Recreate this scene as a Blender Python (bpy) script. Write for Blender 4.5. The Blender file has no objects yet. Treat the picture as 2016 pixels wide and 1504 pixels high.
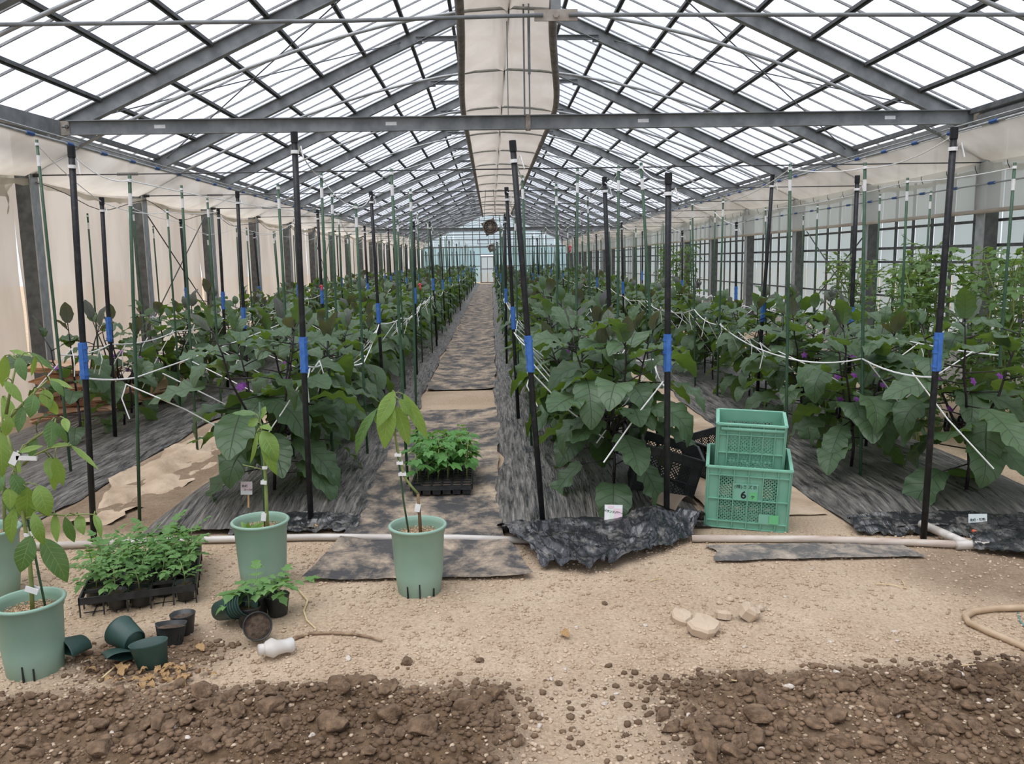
import bpy, bmesh, math, random
import numpy as np
from mathutils import Matrix, Vector

# ------------------------------------------------------------------ camera, sky, exposure
SC = bpy.context.scene
COL = SC.collection
FPX, PITCH, YAW, ROLL, EYE = 1631.7, .1455, .0226, -.0161, 1.5
_f = np.array([math.sin(YAW)*math.cos(PITCH), math.cos(YAW)*math.cos(PITCH), -math.sin(PITCH)])
_r = np.array([math.cos(YAW), -math.sin(YAW), 0.0]); _u = np.cross(_r, _f)
_r, _u = _r*math.cos(ROLL)+_u*math.sin(ROLL), -_r*math.sin(ROLL)+_u*math.cos(ROLL)
cam_d = bpy.data.cameras.new('camera'); cam = bpy.data.objects.new('camera', cam_d); COL.objects.link(cam)
cam_d.sensor_fit = 'HORIZONTAL'; cam_d.sensor_width = 36.0; cam_d.lens = FPX/2016*36
cam_d.clip_start = .05; cam_d.clip_end = 400
M = Matrix.Identity(4)
for i in range(3):
    M[i][0], M[i][1], M[i][2] = _r[i], _u[i], -_f[i]
M[2][3] = EYE
cam.matrix_world = M
SC.camera = cam
W = bpy.data.worlds.new('overcast_sky'); SC.world = W; W.use_nodes = True
nt = W.node_tree; nt.nodes.clear()
wo = nt.nodes.new('ShaderNodeOutputWorld'); wb = nt.nodes.new('ShaderNodeBackground')
tc = nt.nodes.new('ShaderNodeTexCoord'); nz = nt.nodes.new('ShaderNodeTexNoise'); rp = nt.nodes.new('ShaderNodeValToRGB')
nz.inputs['Scale'].default_value = 2.2; nz.inputs['Detail'].default_value = 3
rp.color_ramp.elements[0].position = .35; rp.color_ramp.elements[0].color = (.72, .77, .90, 1)
rp.color_ramp.elements[1].position = .65; rp.color_ramp.elements[1].color = (.90, .92, 1.0, 1)
nt.links.new(tc.outputs['Generated'], nz.inputs['Vector']); nt.links.new(nz.outputs['Fac'], rp.inputs['Fac'])
nt.links.new(rp.outputs['Color'], wb.inputs['Color']); nt.links.new(wb.outputs['Background'], wo.inputs['Surface'])
wb.inputs['Strength'].default_value = .95
sun_d = bpy.data.lights.new('sun_through_cloud', 'SUN'); sun = bpy.data.objects.new('sun_through_cloud', sun_d); COL.objects.link(sun)
sun_d.energy = 2.6; sun_d.angle = math.radians(55); sun_d.color = (1.0, .97, .93); sun.rotation_euler = (math.radians(18), math.radians(-14), 0)  # added fill lamp, no visible sun: lifts the floor without brightening the sky
VS = SC.view_settings
VS.view_transform = 'Standard'; VS.look = 'None'; VS.gamma = 1.0; VS.use_curve_mapping = False
VS.exposure = .45

def ray(px, py): return _f+_r*(px-1008)/FPX-_u*(py-752)/FPX
def G(px, py, z=0.):                       # pixel -> point on the level z
    d = ray(px, py); return Vector(np.array([0, 0, EYE])+d*((z-EYE)/d[2]))
def AT(px, py, Y):                         # pixel -> point on the cross plane y = Y
    d = ray(px, py); return Vector(np.array([0, 0, EYE])+d*(Y/d[1]))
rng = random.Random(7); NR = np.random.default_rng(7)

# ------------------------------------------------------------------ helpers
def tag(o, label=None, cat=None, group=None, kind=None):
    if label: o['label'] = label
    if cat: o['category'] = cat
    if group: o['group'] = group
    if kind: o['kind'] = kind
    return o
def empty(name, loc=(0, 0, 0), rz=0, rot=None):
    o = bpy.data.objects.new(name, None); COL.objects.link(o); o.location = loc
    o.rotation_euler = rot if rot else (0, 0, rz); o.empty_display_size = .1
    return o
def thing(name, label, cat, loc=(0, 0, 0), rz=0, group=None, rot=None):
    return tag(empty(name, loc, rz, rot), label, cat, group)
def put(name, me, parent=None, mw=None):
    o = bpy.data.objects.new(name, me); COL.objects.link(o)
    if parent is not None: o.parent = parent
    if mw is not None: o.matrix_local = mw
    return o
def mesh(name, v, f, mat=None, smooth=False, uv=None, mats=None, mi=None):
    me = bpy.data.meshes.new(name)
    me.from_pydata([tuple(x) for x in v], [], [tuple(x) for x in f])
    for m in (mats or ([mat] if mat else [])): me.materials.append(m)
    n = len(me.polygons)
    if smooth: me.polygons.foreach_set('use_smooth', [True]*n)
    if mi is not None: me.polygons.foreach_set('material_index', mi)
    if uv is not None:
        ul = me.uv_layers.new(name='UVMap'); li = np.zeros(len(me.loops), dtype=np.int32)
        me.loops.foreach_get('vertex_index', li)
        ul.data.foreach_set('uv', np.asarray(uv, dtype=np.float32)[li].ravel())
    me.update(); return me
def mesh_np(name, v, f, mat, smooth=False, attr=None):
    v = np.asarray(v, np.float32); f = np.asarray(f, np.int32); k = f.shape[1]
    me = bpy.data.meshes.new(name)
    me.vertices.add(len(v)); me.vertices.foreach_set('co', v.ravel())
    me.loops.add(f.size); me.loops.foreach_set('vertex_index', f.ravel())
    me.polygons.add(len(f)); me.polygons.foreach_set('loop_start', np.arange(0, f.size, k, dtype=np.int32))
    if smooth: me.polygons.foreach_set('use_smooth', np.ones(len(f), dtype=bool))
    me.materials.append(mat); me.update(calc_edges=True)
    for nme, a in (attr or {}).items():
        at = me.attributes.new(nme, 'FLOAT', 'POINT'); at.data.foreach_set('value', np.asarray(a, np.float32))
    return me
def joined(base_v, base_f, mats4):         # many copies of one small shape as arrays
    bv = np.asarray(base_v, float); bf = np.asarray(base_f, int); n = len(bv)
    V = np.concatenate([bv@m[:3, :3].T+m[:3, 3] for m in mats4])
    Fc = np.concatenate([bf+i*n for i in range(len(mats4))])
    return V, Fc
class MB:
    def __init__(s): s.v = []; s.f = []
    def add(s, v, f):
        n = len(s.v); s.v += [Vector(x) for x in v]; s.f += [tuple(i+n for i in q) for q in f]; return s
    def box(s, c, d, R=None):
        c = Vector(c); hx, hy, hz = d[0]/2, d[1]/2, d[2]/2
        p = [Vector((x, y, z)) for z in (-hz, hz) for y in (-hy, hy) for x in (-hx, hx)]
        if R is not None: p = [R@q for q in p]
        return s.add([c+q for q in p], [(0, 2, 3, 1), (4, 5, 7, 6), (0, 1, 5, 4), (2, 6, 7, 3), (0, 4, 6, 2), (1, 3, 7, 5)])
    def beam(s, a, b, w, h, up=(0, 0, 1)):  # bar from a to b, w across, h along up
        a, b = Vector(a), Vector(b); d = b-a; y = d.normalized(); x = y.cross(Vector(up)).normalized(); z = x.cross(y)
        R = Matrix((x, y, z)).transposed()
        return s.box((a+b)/2, (w, d.length, h), R)
    def tube(s, pts, r, n=8, cap=True):
        pts = [Vector(p) for p in pts]; m = len(pts); rs = r if isinstance(r, (list, tuple)) else [r]*m
        t0 = (pts[1]-pts[0]).normalized(); ref = Vector((0, 0, 1)) if abs(t0.z) < .9 else Vector((1, 0, 0))
        x = t0.cross(ref).normalized(); V = []
        for i, p in enumerate(pts):
            t = (pts[min(i+1, m-1)]-pts[max(i-1, 0)]).normalized()
            x = (x-t*x.dot(t)).normalized(); y = t.cross(x)
            V += [p+(x*math.cos(a)+y*math.sin(a))*rs[i] for a in (2*math.pi*k/n for k in range(n))]
        Fc = [(i*n+k, i*n+(k+1) % n, (i+1)*n+(k+1) % n, (i+1)*n+k) for i in range(m-1) for k in range(n)]
        if cap: Fc += [tuple(range(n))[::-1], tuple((m-1)*n+k for k in range(n))]
        return s.add(V, Fc)
    def lathe(s, prof, n=32, c=(0, 0, 0), close=False, sq=None):
        V = []; m = len(prof); c = Vector(c)
        for r, z in prof:
            for k in range(n):
                a = 2*math.pi*k/n; q = Vector((r*math.cos(a), r*math.sin(a), z))
                if sq: q = sq(q)
                V.append(c+q)
        Fc = [(i*n+k, i*n+(k+1) % n, (i+1)*n+(k+1) % n, (i+1)*n+k) for i in range(m-1) for k in range(n)]
        if close: Fc += [tuple(range(n))[::-1], tuple((m-1)*n+k for k in range(n))]
        return s.add(V, Fc)
    def grid(s, fn, nu, nv):
        V = [fn(i/nu, j/nv) for j in range(nv+1) for i in range(nu+1)]
        return s.add(V, [(j*(nu+1)+i, j*(nu+1)+i+1, (j+1)*(nu+1)+i+1, (j+1)*(nu+1)+i) for j in range(nv) for i in range(nu)])
    def me(s, name, mat, smooth=False): return mesh(name, s.v, s.f, mat, smooth)
    def obj(s, name, mat, parent=None, smooth=False, mw=None):
        return put(name, s.me(name, mat, smooth), parent, mw)
def _h(ix, iy, s):
    n = (ix*374761393+iy*668265263+s*1274126177) & 0xffffffff
    n = ((n ^ (n >> 13))*1274126177) & 0xffffffff
    return ((n ^ (n >> 16)) & 0xffff)/65535.0
def vn(x, y, s=0):                          # value noise, arrays
    x = np.asarray(x, float); y = np.asarray(y, float)
    ix = np.floor(x).astype(np.int64); iy = np.floor(y).astype(np.int64); fx = x-ix; fy = y-iy
    fx = fx*fx*(3-2*fx); fy = fy*fy*(3-2*fy)
    return (_h(ix, iy, s)*(1-fx)+_h(ix+1, iy, s)*fx)*(1-fy)+(_h(ix, iy+1, s)*(1-fx)+_h(ix+1, iy+1, s)*fx)*fy
def fbm(x, y, s=0, o=4):
    t = 0; a = .5
    for k in range(o): t = t+a*vn(np.asarray(x)*2**k, np.asarray(y)*2**k, s+k*17); a /= 2
    return t
def sstep(a, b, x):
    t = np.clip((np.asarray(x, float)-a)/(b-a), 0, 1); return t*t*(3-2*t)
def basis(d, up):                           # matrix with +Y along d and +Z near up
    y = Vector(d).normalized(); z = Vector(up); z = z-y*z.dot(y)
    if z.length < 1e-4: z = Vector((1, 0, 0)) if abs(y.x) < .9 else Vector((0, 1, 0)); z = z-y*z.dot(y)
    z.normalize(); x = y.cross(z)
    return Matrix((x, y, z)).transposed()
def mat4(R, t, s=1.0):
    m = R.to_4x4(); m = m@Matrix.Diagonal((s, s, s, 1)) if not isinstance(s, tuple) else m@Matrix.Diagonal((*s, 1))
    m.translation = Vector(t); return m

# ------------------------------------------------------------------ materials
def nodes(name):
    m = bpy.data.materials.new(name); m.use_nodes = True; t = m.node_tree; t.nodes.clear()
    o = t.nodes.new('ShaderNodeOutputMaterial'); return m, t, o
def mk(name, c1, c2=None, scale=20, rough=.7, bump=0, bscale=None, metal=0, spec=.5, stretch=(1, 1, 1), lo=.35, hi=.65, trans=0, tcol=None, detail=4, bdist=.01):
    m, t, o = nodes(name); L = t.links.new
    b = t.nodes.new('ShaderNodeBsdfPrincipled'); b.inputs['Roughness'].default_value = rough
    b.inputs['Metallic'].default_value = metal; b.inputs['Specular IOR Level'].default_value = spec
    b.inputs['Base Color'].default_value = (*c1, 1)
    tc = t.nodes.new('ShaderNodeTexCoord'); mp = t.nodes.new('ShaderNodeMapping'); mp.inputs['Scale'].default_value = stretch
    L(tc.outputs['Object'], mp.inputs['Vector'])
    if c2:
        n = t.nodes.new('ShaderNodeTexNoise'); n.inputs['Scale'].default_value = scale; n.inputs['Detail'].default_value = detail
        r = t.nodes.new('ShaderNodeValToRGB'); r.color_ramp.elements[0].position = lo; r.color_ramp.elements[1].position = hi
        r.color_ramp.elements[0].color = (*c1, 1); r.color_ramp.elements[1].color = (*c2, 1)
        L(mp.outputs['Vector'], n.inputs['Vector']); L(n.outputs['Fac'], r.inputs['Fac']); L(r.outputs['Color'], b.inputs['Base Color'])
    if bump:
        n2 = t.nodes.new('ShaderNodeTexNoise'); n2.inputs['Scale'].default_value = bscale or scale*2; n2.inputs['Detail'].default_value = 5
        bp = t.nodes.new('ShaderNodeBump'); bp.inputs['Strength'].default_value = bump; bp.inputs['Distance'].default_value = bdist
        L(mp.outputs['Vector'], n2.inputs['Vector']); L(n2.outputs['Fac'], bp.inputs['Height']); L(bp.outputs['Normal'], b.inputs['Normal'])
    if trans:
        tl = t.nodes.new('ShaderNodeBsdfTranslucent'); tl.inputs['Color'].default_value = (*(tcol or c1), 1)
        mx = t.nodes.new('ShaderNodeMixShader'); mx.inputs[0].default_value = trans
        L(b.outputs[0], mx.inputs[1]); L(tl.outputs[0], mx.inputs[2]); L(mx.outputs[0], o.inputs[0])
    else: L(b.outputs[0], o.inputs[0])
    return m
def sheet(name, col, clear, clear_col=(1, 1, 1), diff=.35, c2=None, scale=1.5, stretch=(1, 1, 1)):
    # thin film or pane: part clear, part scattering light through, part diffuse
    m, t, o = nodes(name); L = t.links.new
    tr = t.nodes.new('ShaderNodeBsdfTransparent'); tr.inputs['Color'].default_value = (*clear_col, 1)
    tl = t.nodes.new('ShaderNodeBsdfTranslucent'); df = t.nodes.new('ShaderNodeBsdfDiffuse')
    tl.inputs['Color'].default_value = (*col, 1); df.inputs['Color'].default_value = (*col, 1)
    if c2:
        tc = t.nodes.new('ShaderNodeTexCoord'); mp = t.nodes.new('ShaderNodeMapping'); mp.inputs['Scale'].default_value = stretch
        n = t.nodes.new('ShaderNodeTexNoise'); n.inputs['Scale'].default_value = scale; n.inputs['Detail'].default_value = 4
        r = t.nodes.new('ShaderNodeValToRGB'); r.color_ramp.elements[0].position = .35; r.color_ramp.elements[1].position = .65
        r.color_ramp.elements[0].color = (*col, 1); r.color_ramp.elements[1].color = (*c2, 1)
        L(tc.outputs['Object'], mp.inputs['Vector']); L(mp.outputs['Vector'], n.inputs['Vector']); L(n.outputs['Fac'], r.inputs['Fac'])
        L(r.outputs['Color'], tl.inputs['Color']); L(r.outputs['Color'], df.inputs['Color'])
    m1 = t.nodes.new('ShaderNodeMixShader'); m1.inputs[0].default_value = diff
    m2 = t.nodes.new('ShaderNodeMixShader'); m2.inputs[0].default_value = clear
    L(tl.outputs[0], m1.inputs[1]); L(df.outputs[0], m1.inputs[2])
    L(m1.outputs[0], m2.inputs[1]); L(tr.outputs[0], m2.inputs[2]); L(m2.outputs[0], o.inputs[0])
    return m
def leafmat(name, c1, c2, vein, rough=.45, trans=.25, tcol=None, nv=7, veinw=.05, spec=.5, slope=1.3):
    m, t, o = nodes(name); L = t.links.new; N = t.nodes.new
    def math_(op, a, b=None, cl=False):
        n = N('ShaderNodeMath'); n.operation = op; n.use_clamp = cl
        for i, x in enumerate((a, b)):
            if x is None: continue
            if isinstance(x, (int, float)): n.inputs[i].default_value = x
            else: L(x, n.inputs[i])
        return n.outputs[0]
    uv = N('ShaderNodeUVMap'); sp = N('ShaderNodeSeparateXYZ'); L(uv.outputs[0], sp.inputs[0])
    s = math_('MULTIPLY', math_('ABSOLUTE', math_('SUBTRACT', sp.outputs[0], .5)), 2.0)
    mid = math_('SUBTRACT', 1.0, math_('DIVIDE', s, veinw), True)
    fr = math_('FRACT', math_('SUBTRACT', math_('MULTIPLY', sp.outputs[1], float(nv)), math_('MULTIPLY', s, slope)))
    sd = math_('SUBTRACT', 1.0, math_('DIVIDE', math_('ABSOLUTE', math_('SUBTRACT', fr, .5)), .09), True)
    v = math_('MAXIMUM', mid, math_('MULTIPLY', sd, .6))
    tc = N('ShaderNodeTexCoord'); ob = N('ShaderNodeObjectInfo')
    n = N('ShaderNodeTexNoise'); n.inputs['Scale'].default_value = 6; n.inputs['Detail'].default_value = 3; L(tc.outputs['Object'], n.inputs['Vector'])
    r = N('ShaderNodeMixRGB'); r.inputs[1].default_value = (*c1, 1); r.inputs[2].default_value = (*c2, 1)
    L(math_('ADD', math_('MULTIPLY', n.outputs['Fac'], .8), math_('MULTIPLY', math_('SUBTRACT', ob.outputs['Random'], .4), .5), True), r.inputs[0])
    mx = N('ShaderNodeMixRGB'); L(v, mx.inputs[0]); L(r.outputs[0], mx.inputs[1]); mx.inputs[2].default_value = (*vein, 1)
    b = N('ShaderNodeBsdfPrincipled'); b.inputs['Roughness'].default_value = rough; b.inputs['Specular IOR Level'].default_value = spec
    L(mx.outputs[0], b.inputs['Base Color'])
    bp = N('ShaderNodeBump'); bp.inputs['Strength'].default_value = .5; bp.inputs['Distance'].default_value = .004
    L(math_('SUBTRACT', 1.0, v), bp.inputs['Height']); L(bp.outputs[0], b.inputs['Normal'])
    tl = N('ShaderNodeBsdfTranslucent'); tl.inputs['Color'].default_value = (*(tcol or c2), 1)
    ms = N('ShaderNodeMixShader'); ms.inputs[0].default_value = trans
    L(b.outputs[0], ms.inputs[1]); L(tl.outputs[0], ms.inputs[2]); L(ms.outputs[0], o.inputs[0])
    return m
MT = {}
MT['steel'] = mk('galvanised_steel', (.165, .178, .18), (.255, .268, .265), 7, .55, .1, 60, .15)
MT['steel_dark'] = mk('dark_steel', (.075, .08, .08), (.13, .135, .13), 12, .6, .1, 60, .1)
MT['alu'] = mk('aluminium_bar', (.26, .265, .26), (.36, .365, .36), 15, .5, 0, None, .2)
MT['pipe_zinc'] = mk('zinc_pipe', (.32, .34, .34), (.45, .46, .45), 10, .5, 0, None, .4)
MT['rust'] = mk('rusty_plate', (.30, .25, .20), (.42, .38, .33), 12, .8, .2, 40)
MT['pane'] = sheet('roof_pane', (.80, .82, .88), .80, (.93, .95, 1.0), .15)
MT['wpane'] = sheet('wall_pane', (.72, .78, .78), .22, (.9, .97, .97), .25)
MT['bpane'] = sheet('gable_pane', (.58, .72, .74), .35, (.80, .93, .95), .2)
MT['film'] = sheet('beige_film', (.57, .51, .435), .07, (.9, .86, .8), .45, (.72, .67, .59), 1.7, (1, 1, .35))
MT['film_r'] = sheet('pale_film', (.76, .75, .71), .28, (.95, .95, .93), .35, (.82, .81, .78), 1.0)
MT['film_dirty'] = sheet('dirty_film', (.40, .37, .30), .10, (.8, .77, .7), .4, (.66, .62, .54), 3, (1, .4, 1))
MT['net'] = sheet('curtain_cloth', (.62, .55, .46), .04, (1, .95, .9), .4, (.70, .63, .54), 1.5, (1, .5, 1))
MT['net_edge'] = mk('curtain_edge', (.16, .15, .135), (.26, .24, .22), 6, .9, .3, 40)
MT['pole'] = mk('black_pole', (.012, .013, .014), (.035, .035, .036), 30, .45, .15, 60, 0, .3, lo=.5, hi=.8)
MT['coupler'] = mk('blue_coupler', (.035, .13, .42), (.06, .18, .5), 30, .4, 0)
MT['stake'] = mk('green_stake', (.028, .075, .038), (.045, .10, .055), 25, .45, .3, 120)
MT['tape'] = mk('white_tape', (.75, .75, .73), (.85, .85, .83), 30, .6)
MT['twine'] = mk('white_twine', (.78, .78, .76), (.88, .88, .86), 40, .5)
MT['red'] = mk('pink_ribbon', (.85, .10, .14), (.9, .2, .25), 30, .5, trans=.3)
MT['egg'] = leafmat('eggplant_leaf', (.042, .092, .036), (.115, .182, .098), (.028, .034, .028), .45, .26, (.20, .33, .03))
MT['egg_y'] = leafmat('eggplant_young_leaf', (.10, .10, .115), (.09, .135, .065), (.035, .018, .03), .5, .28, (.16, .16, .04))
MT['egg_stem'] = mk('eggplant_stem', (.012, .007, .012), (.03, .022, .022), 25, .5)
MT['flower'] = mk('purple_flower', (.22, .04, .32), (.35, .10, .45), 30, .6, trans=.3)
MT['fruit'] = mk('eggplant_fruit', (.008, .004, .010), None, rough=.25)
MT['avo'] = leafmat('glossy_leaf', (.10, .20, .035), (.22, .36, .07), (.42, .50, .16), .45, .33, (.40, .55, .07), 8)
MT['avo_d'] = leafmat('dark_glossy_leaf', (.045, .12, .03), (.10, .20, .06), (.30, .40, .16), .42, .25, (.25, .42, .06), 8)
MT['gstem'] = mk('green_stem', (.16, .21, .06), (.24, .28, .09), 20, .6)
MT['bstem'] = mk('brown_stem', (.14, .08, .04), (.22, .15, .08), 20, .8)
MT['tom'] = leafmat('tomato_leaf', (.085, .20, .055), (.17, .33, .10), (.22, .36, .14), .55, .3, (.28, .5, .08), 5)
MT['tom_d'] = leafmat('tall_tomato_leaf', (.06, .13, .035), (.12, .21, .06), (.16, .25, .08), .55, .3, (.25, .40, .06), 5)
MT['palm'] = leafmat('lobed_leaf', (.07, .20, .05), (.15, .36, .09), (.22, .42, .14), .5, .3, (.28, .55, .08), 5)
MT['pot'] = mk('green_pot', (.22, .36, .275), (.29, .42, .335), 5, .5, 0, lo=.3, hi=.7)
MT['pot_dusty'] = mk('dusty_pot_base', (.32, .42, .33), (.42, .44, .34), 9, .7)
MT['slot'] = mk('pot_slot', (.01, .012, .011))
MT['gravel'] = mk('potting_grit', (.22, .12, .06), (.60, .46, .29), 90, .9, .8, 90, lo=.4, hi=.6)
MT['peat'] = mk('dark_soil', (.045, .030, .020), (.11, .075, .05), 60, .95, .7, 90)
MT['bpot'] = mk('black_pot', (.016, .018, .018), (.035, .037, .036), 20, .4)
MT['gpot'] = mk('dark_green_pot', (.022, .060, .048), (.05, .10, .085), 8, .45, .2, 30, trans=.12, tcol=(.05, .2, .14))
MT['tray'] = mk('black_tray', (.012, .014, .015), (.03, .032, .033), 30, .4)
MT['crate'] = mk('green_crate', (.17, .40, .285), (.21, .45, .33), 8, .5)
MT['crate_b'] = mk('black_crate', (.012, .014, .014), (.03, .032, .03), 15, .5)
MT['crate_panel'] = mk('pale_green_panel', (.20, .46, .34), (.23, .50, .38), 10, .5)
MT['gtape'] = mk('green_tape', (.14, .52, .22), (.18, .56, .27), 12, .35)
MT['ink'] = mk('ink', (.008, .008, .010))
MT['pvc'] = mk('dusty_pvc', (.42, .38, .33), (.62, .59, .55), 5, .5, stretch=(.6, 4, 4))
MT['pvc2'] = mk('muddy_pvc', (.40, .30, .24), (.58, .52, .45), 5, .6, stretch=(.6, 4, 4))
MT['mulch'] = None; MT['mat'] = None
MT['bag'] = mk('kraft_paper', (.58, .36, .22), (.74, .52, .35), 5, .8, .5, 14, bdist=.02)
MT['card'] = mk('paper_card', (.78, .80, .78), (.86, .86, .84), 15, .8)
MT['card_pink'] = mk('pink_paper', (.80, .62, .66), (.84, .70, .74), 15, .8)
MT['card_blue'] = mk('pale_blue_paper', (.70, .82, .80), (.82, .86, .84), 15, .8)
MT['card_g'] = mk('pale_green_paper', (.68, .80, .68), (.75, .84, .74), 15, .8)
MT['wood'] = mk('wood_stick', (.55, .33, .13), (.66, .43, .20), 20, .7, stretch=(8, 8, 1))
MT['orange'] = mk('orange_plastic', (.55, .09, .04), (.62, .13, .06), 20, .5)
MT['bottle'] = mk('milky_plastic', (.72, .68, .62), (.86, .84, .80), 10, .35, trans=.4)
MT['hose'] = mk('dusty_hose', (.38, .27, .17), (.48, .36, .24), 14, .7)
MT['twig'] = mk('dry_twig', (.16, .10, .06), (.38, .28, .18), 25, .9, .4)
MT['straw'] = mk('dry_straw', (.55, .42, .22), (.68, .55, .33), 20, .8)
MT['dryleaf'] = mk('dry_leaf', (.30, .16, .06), (.62, .42, .20), 30, .8, .5, 40, trans=.15)
MT['stone'] = mk('pale_stone', (.46, .39, .32), (.66, .60, .53), 2, .85, .3, 6)
MT['crumb'] = mk('sandy_crumbs', (.36, .26, .17), (.56, .44, .32), 9, .95, .3, 90)
MT['clod'] = mk('soil_clod', (.088, .053, .029), (.215, .140, .084), 1.3, .95, .5, 5, bdist=.02)
MT['slab'] = mk('dry_clod', (.44, .34, .24), (.58, .47, .35), 2, .95, .4, 7)
MT['sheet'] = mk('dusty_ground_sheet', (.36, .265, .175), (.58, .455, .33), 3, .95, .8, 12, bdist=.03, detail=8)
MT['weed'] = leafmat('weed_leaf', (.12, .25, .05), (.2, .36, .08), (.25, .4, .1), .5, .3, (.3, .5, .08), 4)
MT['fan'] = mk('fan_housing', (.25, .24, .22), (.33, .31, .28), 10, .5, 0, None, .3)
MT['fan_b'] = mk('fan_blade', (.10, .055, .03), (.16, .10, .06), 8, .6)
MT['wire'] = mk('wire', (.05, .05, .05), rough=.5)
MT['slatblue'] = mk('blue_clip', (.03, .10, .30), rough=.5)

def ground_mat():
    m, t, o = nodes('sandy_ground'); L = t.links.new; N = t.nodes.new
    b = N('ShaderNodeBsdfPrincipled'); b.inputs['Roughness'].default_value = .95; b.inputs['Specular IOR Level'].default_value = .15
    tc = N('ShaderNodeTexCoord')
    def noise(s, d=5):
        n = N('ShaderNodeTexNoise'); n.inputs['Scale'].default_value = s; n.inputs['Detail'].default_value = d; n.inputs['Roughness'].default_value = .6
        L(tc.outputs['Object'], n.inputs['Vector']); return n.outputs['Fac']
    def ramp(f, p0, c0, p1, c1):
        r = N('ShaderNodeValToRGB'); r.color_ramp.elements[0].position = p0; r.color_ramp.elements[1].position = p1
        r.color_ramp.elements[0].color = (*c0, 1); r.color_ramp.elements[1].color = (*c1, 1); L(f, r.inputs['Fac']); return r.outputs['Color']
    def mix(f, a, c):
        x = N('ShaderNodeMixRGB'); L(f, x.inputs[0]); L(a, x.inputs[1]); L(c, x.inputs[2]); return x.outputs[0]
    sand = mix(ramp(noise(2.2), .4, (0, 0, 0), .65, (1, 1, 1)), ramp(noise(70), .35, (.34, .25, .165), .62, (.55, .42, .295)), ramp(noise(85), .3, (.38, .285, .195), .6, (.60, .475, .345)))
    soil = ramp(noise(26), .35, (.070, .042, .023), .7, (.205, .135, .080))
    at = N('ShaderNodeAttribute'); at.attribute_name = 'soil'
    L(mix(at.outputs['Fac'], sand, soil), b.inputs['Base Color'])
    bp = N('ShaderNodeBump'); bp.inputs['Strength'].default_value = .8; bp.inputs['Distance'].default_value = .012
    L(noise(95, 6), bp.inputs['Height']); L(bp.outputs[0], b.inputs['Normal']); L(b.outputs[0], o.inputs[0])
    return m
def dusty_plastic(name, base, dust, amount, rough, stretch, scale=3, bump=.5, bs=9, bstretch=(3, .6, 1), spread=0):
    # black plastic with dry dust lying on it
    m, t, o = nodes(name); L = t.links.new; N = t.nodes.new
    b = N('ShaderNodeBsdfPrincipled'); b.inputs['Specular IOR Level'].default_value = .8
    tc = N('ShaderNodeTexCoord'); mp = N('ShaderNodeMapping'); mp.inputs['Scale'].default_value = stretch; L(tc.outputs['Object'], mp.inputs['Vector'])
    n = N('ShaderNodeTexNoise'); n.inputs['Scale'].default_value = scale; n.inputs['Detail'].default_value = 7; n.inputs['Roughness'].default_value = .72; n.inputs['Distortion'].default_value = .25
    L(mp.outputs[0], n.inputs['Vector'])
    r = N('ShaderNodeValToRGB'); r.color_ramp.elements[0].position = .66-amount*.4-spread/2; r.color_ramp.elements[1].position = .86-amount*.4+spread
    r.color_ramp.elements[0].color = (0, 0, 0, 1); r.color_ramp.elements[1].color = (1, 1, 1, 1); L(n.outputs['Fac'], r.inputs['Fac'])
    mx = N('ShaderNodeMixRGB'); L(r.outputs[0], mx.inputs[0]); mx.inputs[1].default_value = (*base, 1); mx.inputs[2].default_value = (*dust, 1)
    L(mx.outputs[0], b.inputs['Base Color'])
    ro = N('ShaderNodeMapRange'); ro.inputs['To Min'].default_value = rough; ro.inputs['To Max'].default_value = .9; L(r.outputs[0], ro.inputs['Value']); L(ro.outputs[0], b.inputs['Roughness'])
    mp2 = N('ShaderNodeMapping'); mp2.inputs['Scale'].default_value = bstretch; L(tc.outputs['Object'], mp2.inputs['Vector'])
    n2 = N('ShaderNodeTexNoise'); n2.inputs['Scale'].default_value = bs; n2.inputs['Detail'].default_value = 5; n2.inputs['Distortion'].default_value = 1.0; L(mp2.outputs[0], n2.inputs['Vector'])
    bp = N('ShaderNodeBump'); bp.inputs['Strength'].default_value = bump; bp.inputs['Distance'].default_value = .04
    L(n2.outputs['Fac'], bp.inputs['Height']); L(bp.outputs[0], b.inputs['Normal']); L(b.outputs[0], o.inputs[0])
    return m
MT['ground'] = ground_mat()
MT['mulch'] = dusty_plastic('mulch_film', (.030, .030, .032), (.38, .35, .305), .52, .22, (9, .9, 1), 3.5, 1.0, 6, (9, .8, 1), .14)
MT['mat'] = dusty_plastic('weed_mat', (.04, .038, .038), (.46, .36, .255), .57, .7, (1.2, .9, 1), 3.4, .4, 14, (1, 3, 1))
MT['bunch'] = dusty_plastic('crumpled_plastic', (.020, .021, .024), (.30, .275, .24), .24, .22, (1, 1, 1), 13, .45, 8, (2, .7, 1), .10)
MT['strip'] = dusty_plastic('old_mat_strip', (.10, .095, .09), (.46, .38, .29), .55, .8, (1, 1, 1), 5, .3, 30, (1, 1, 1))

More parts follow.
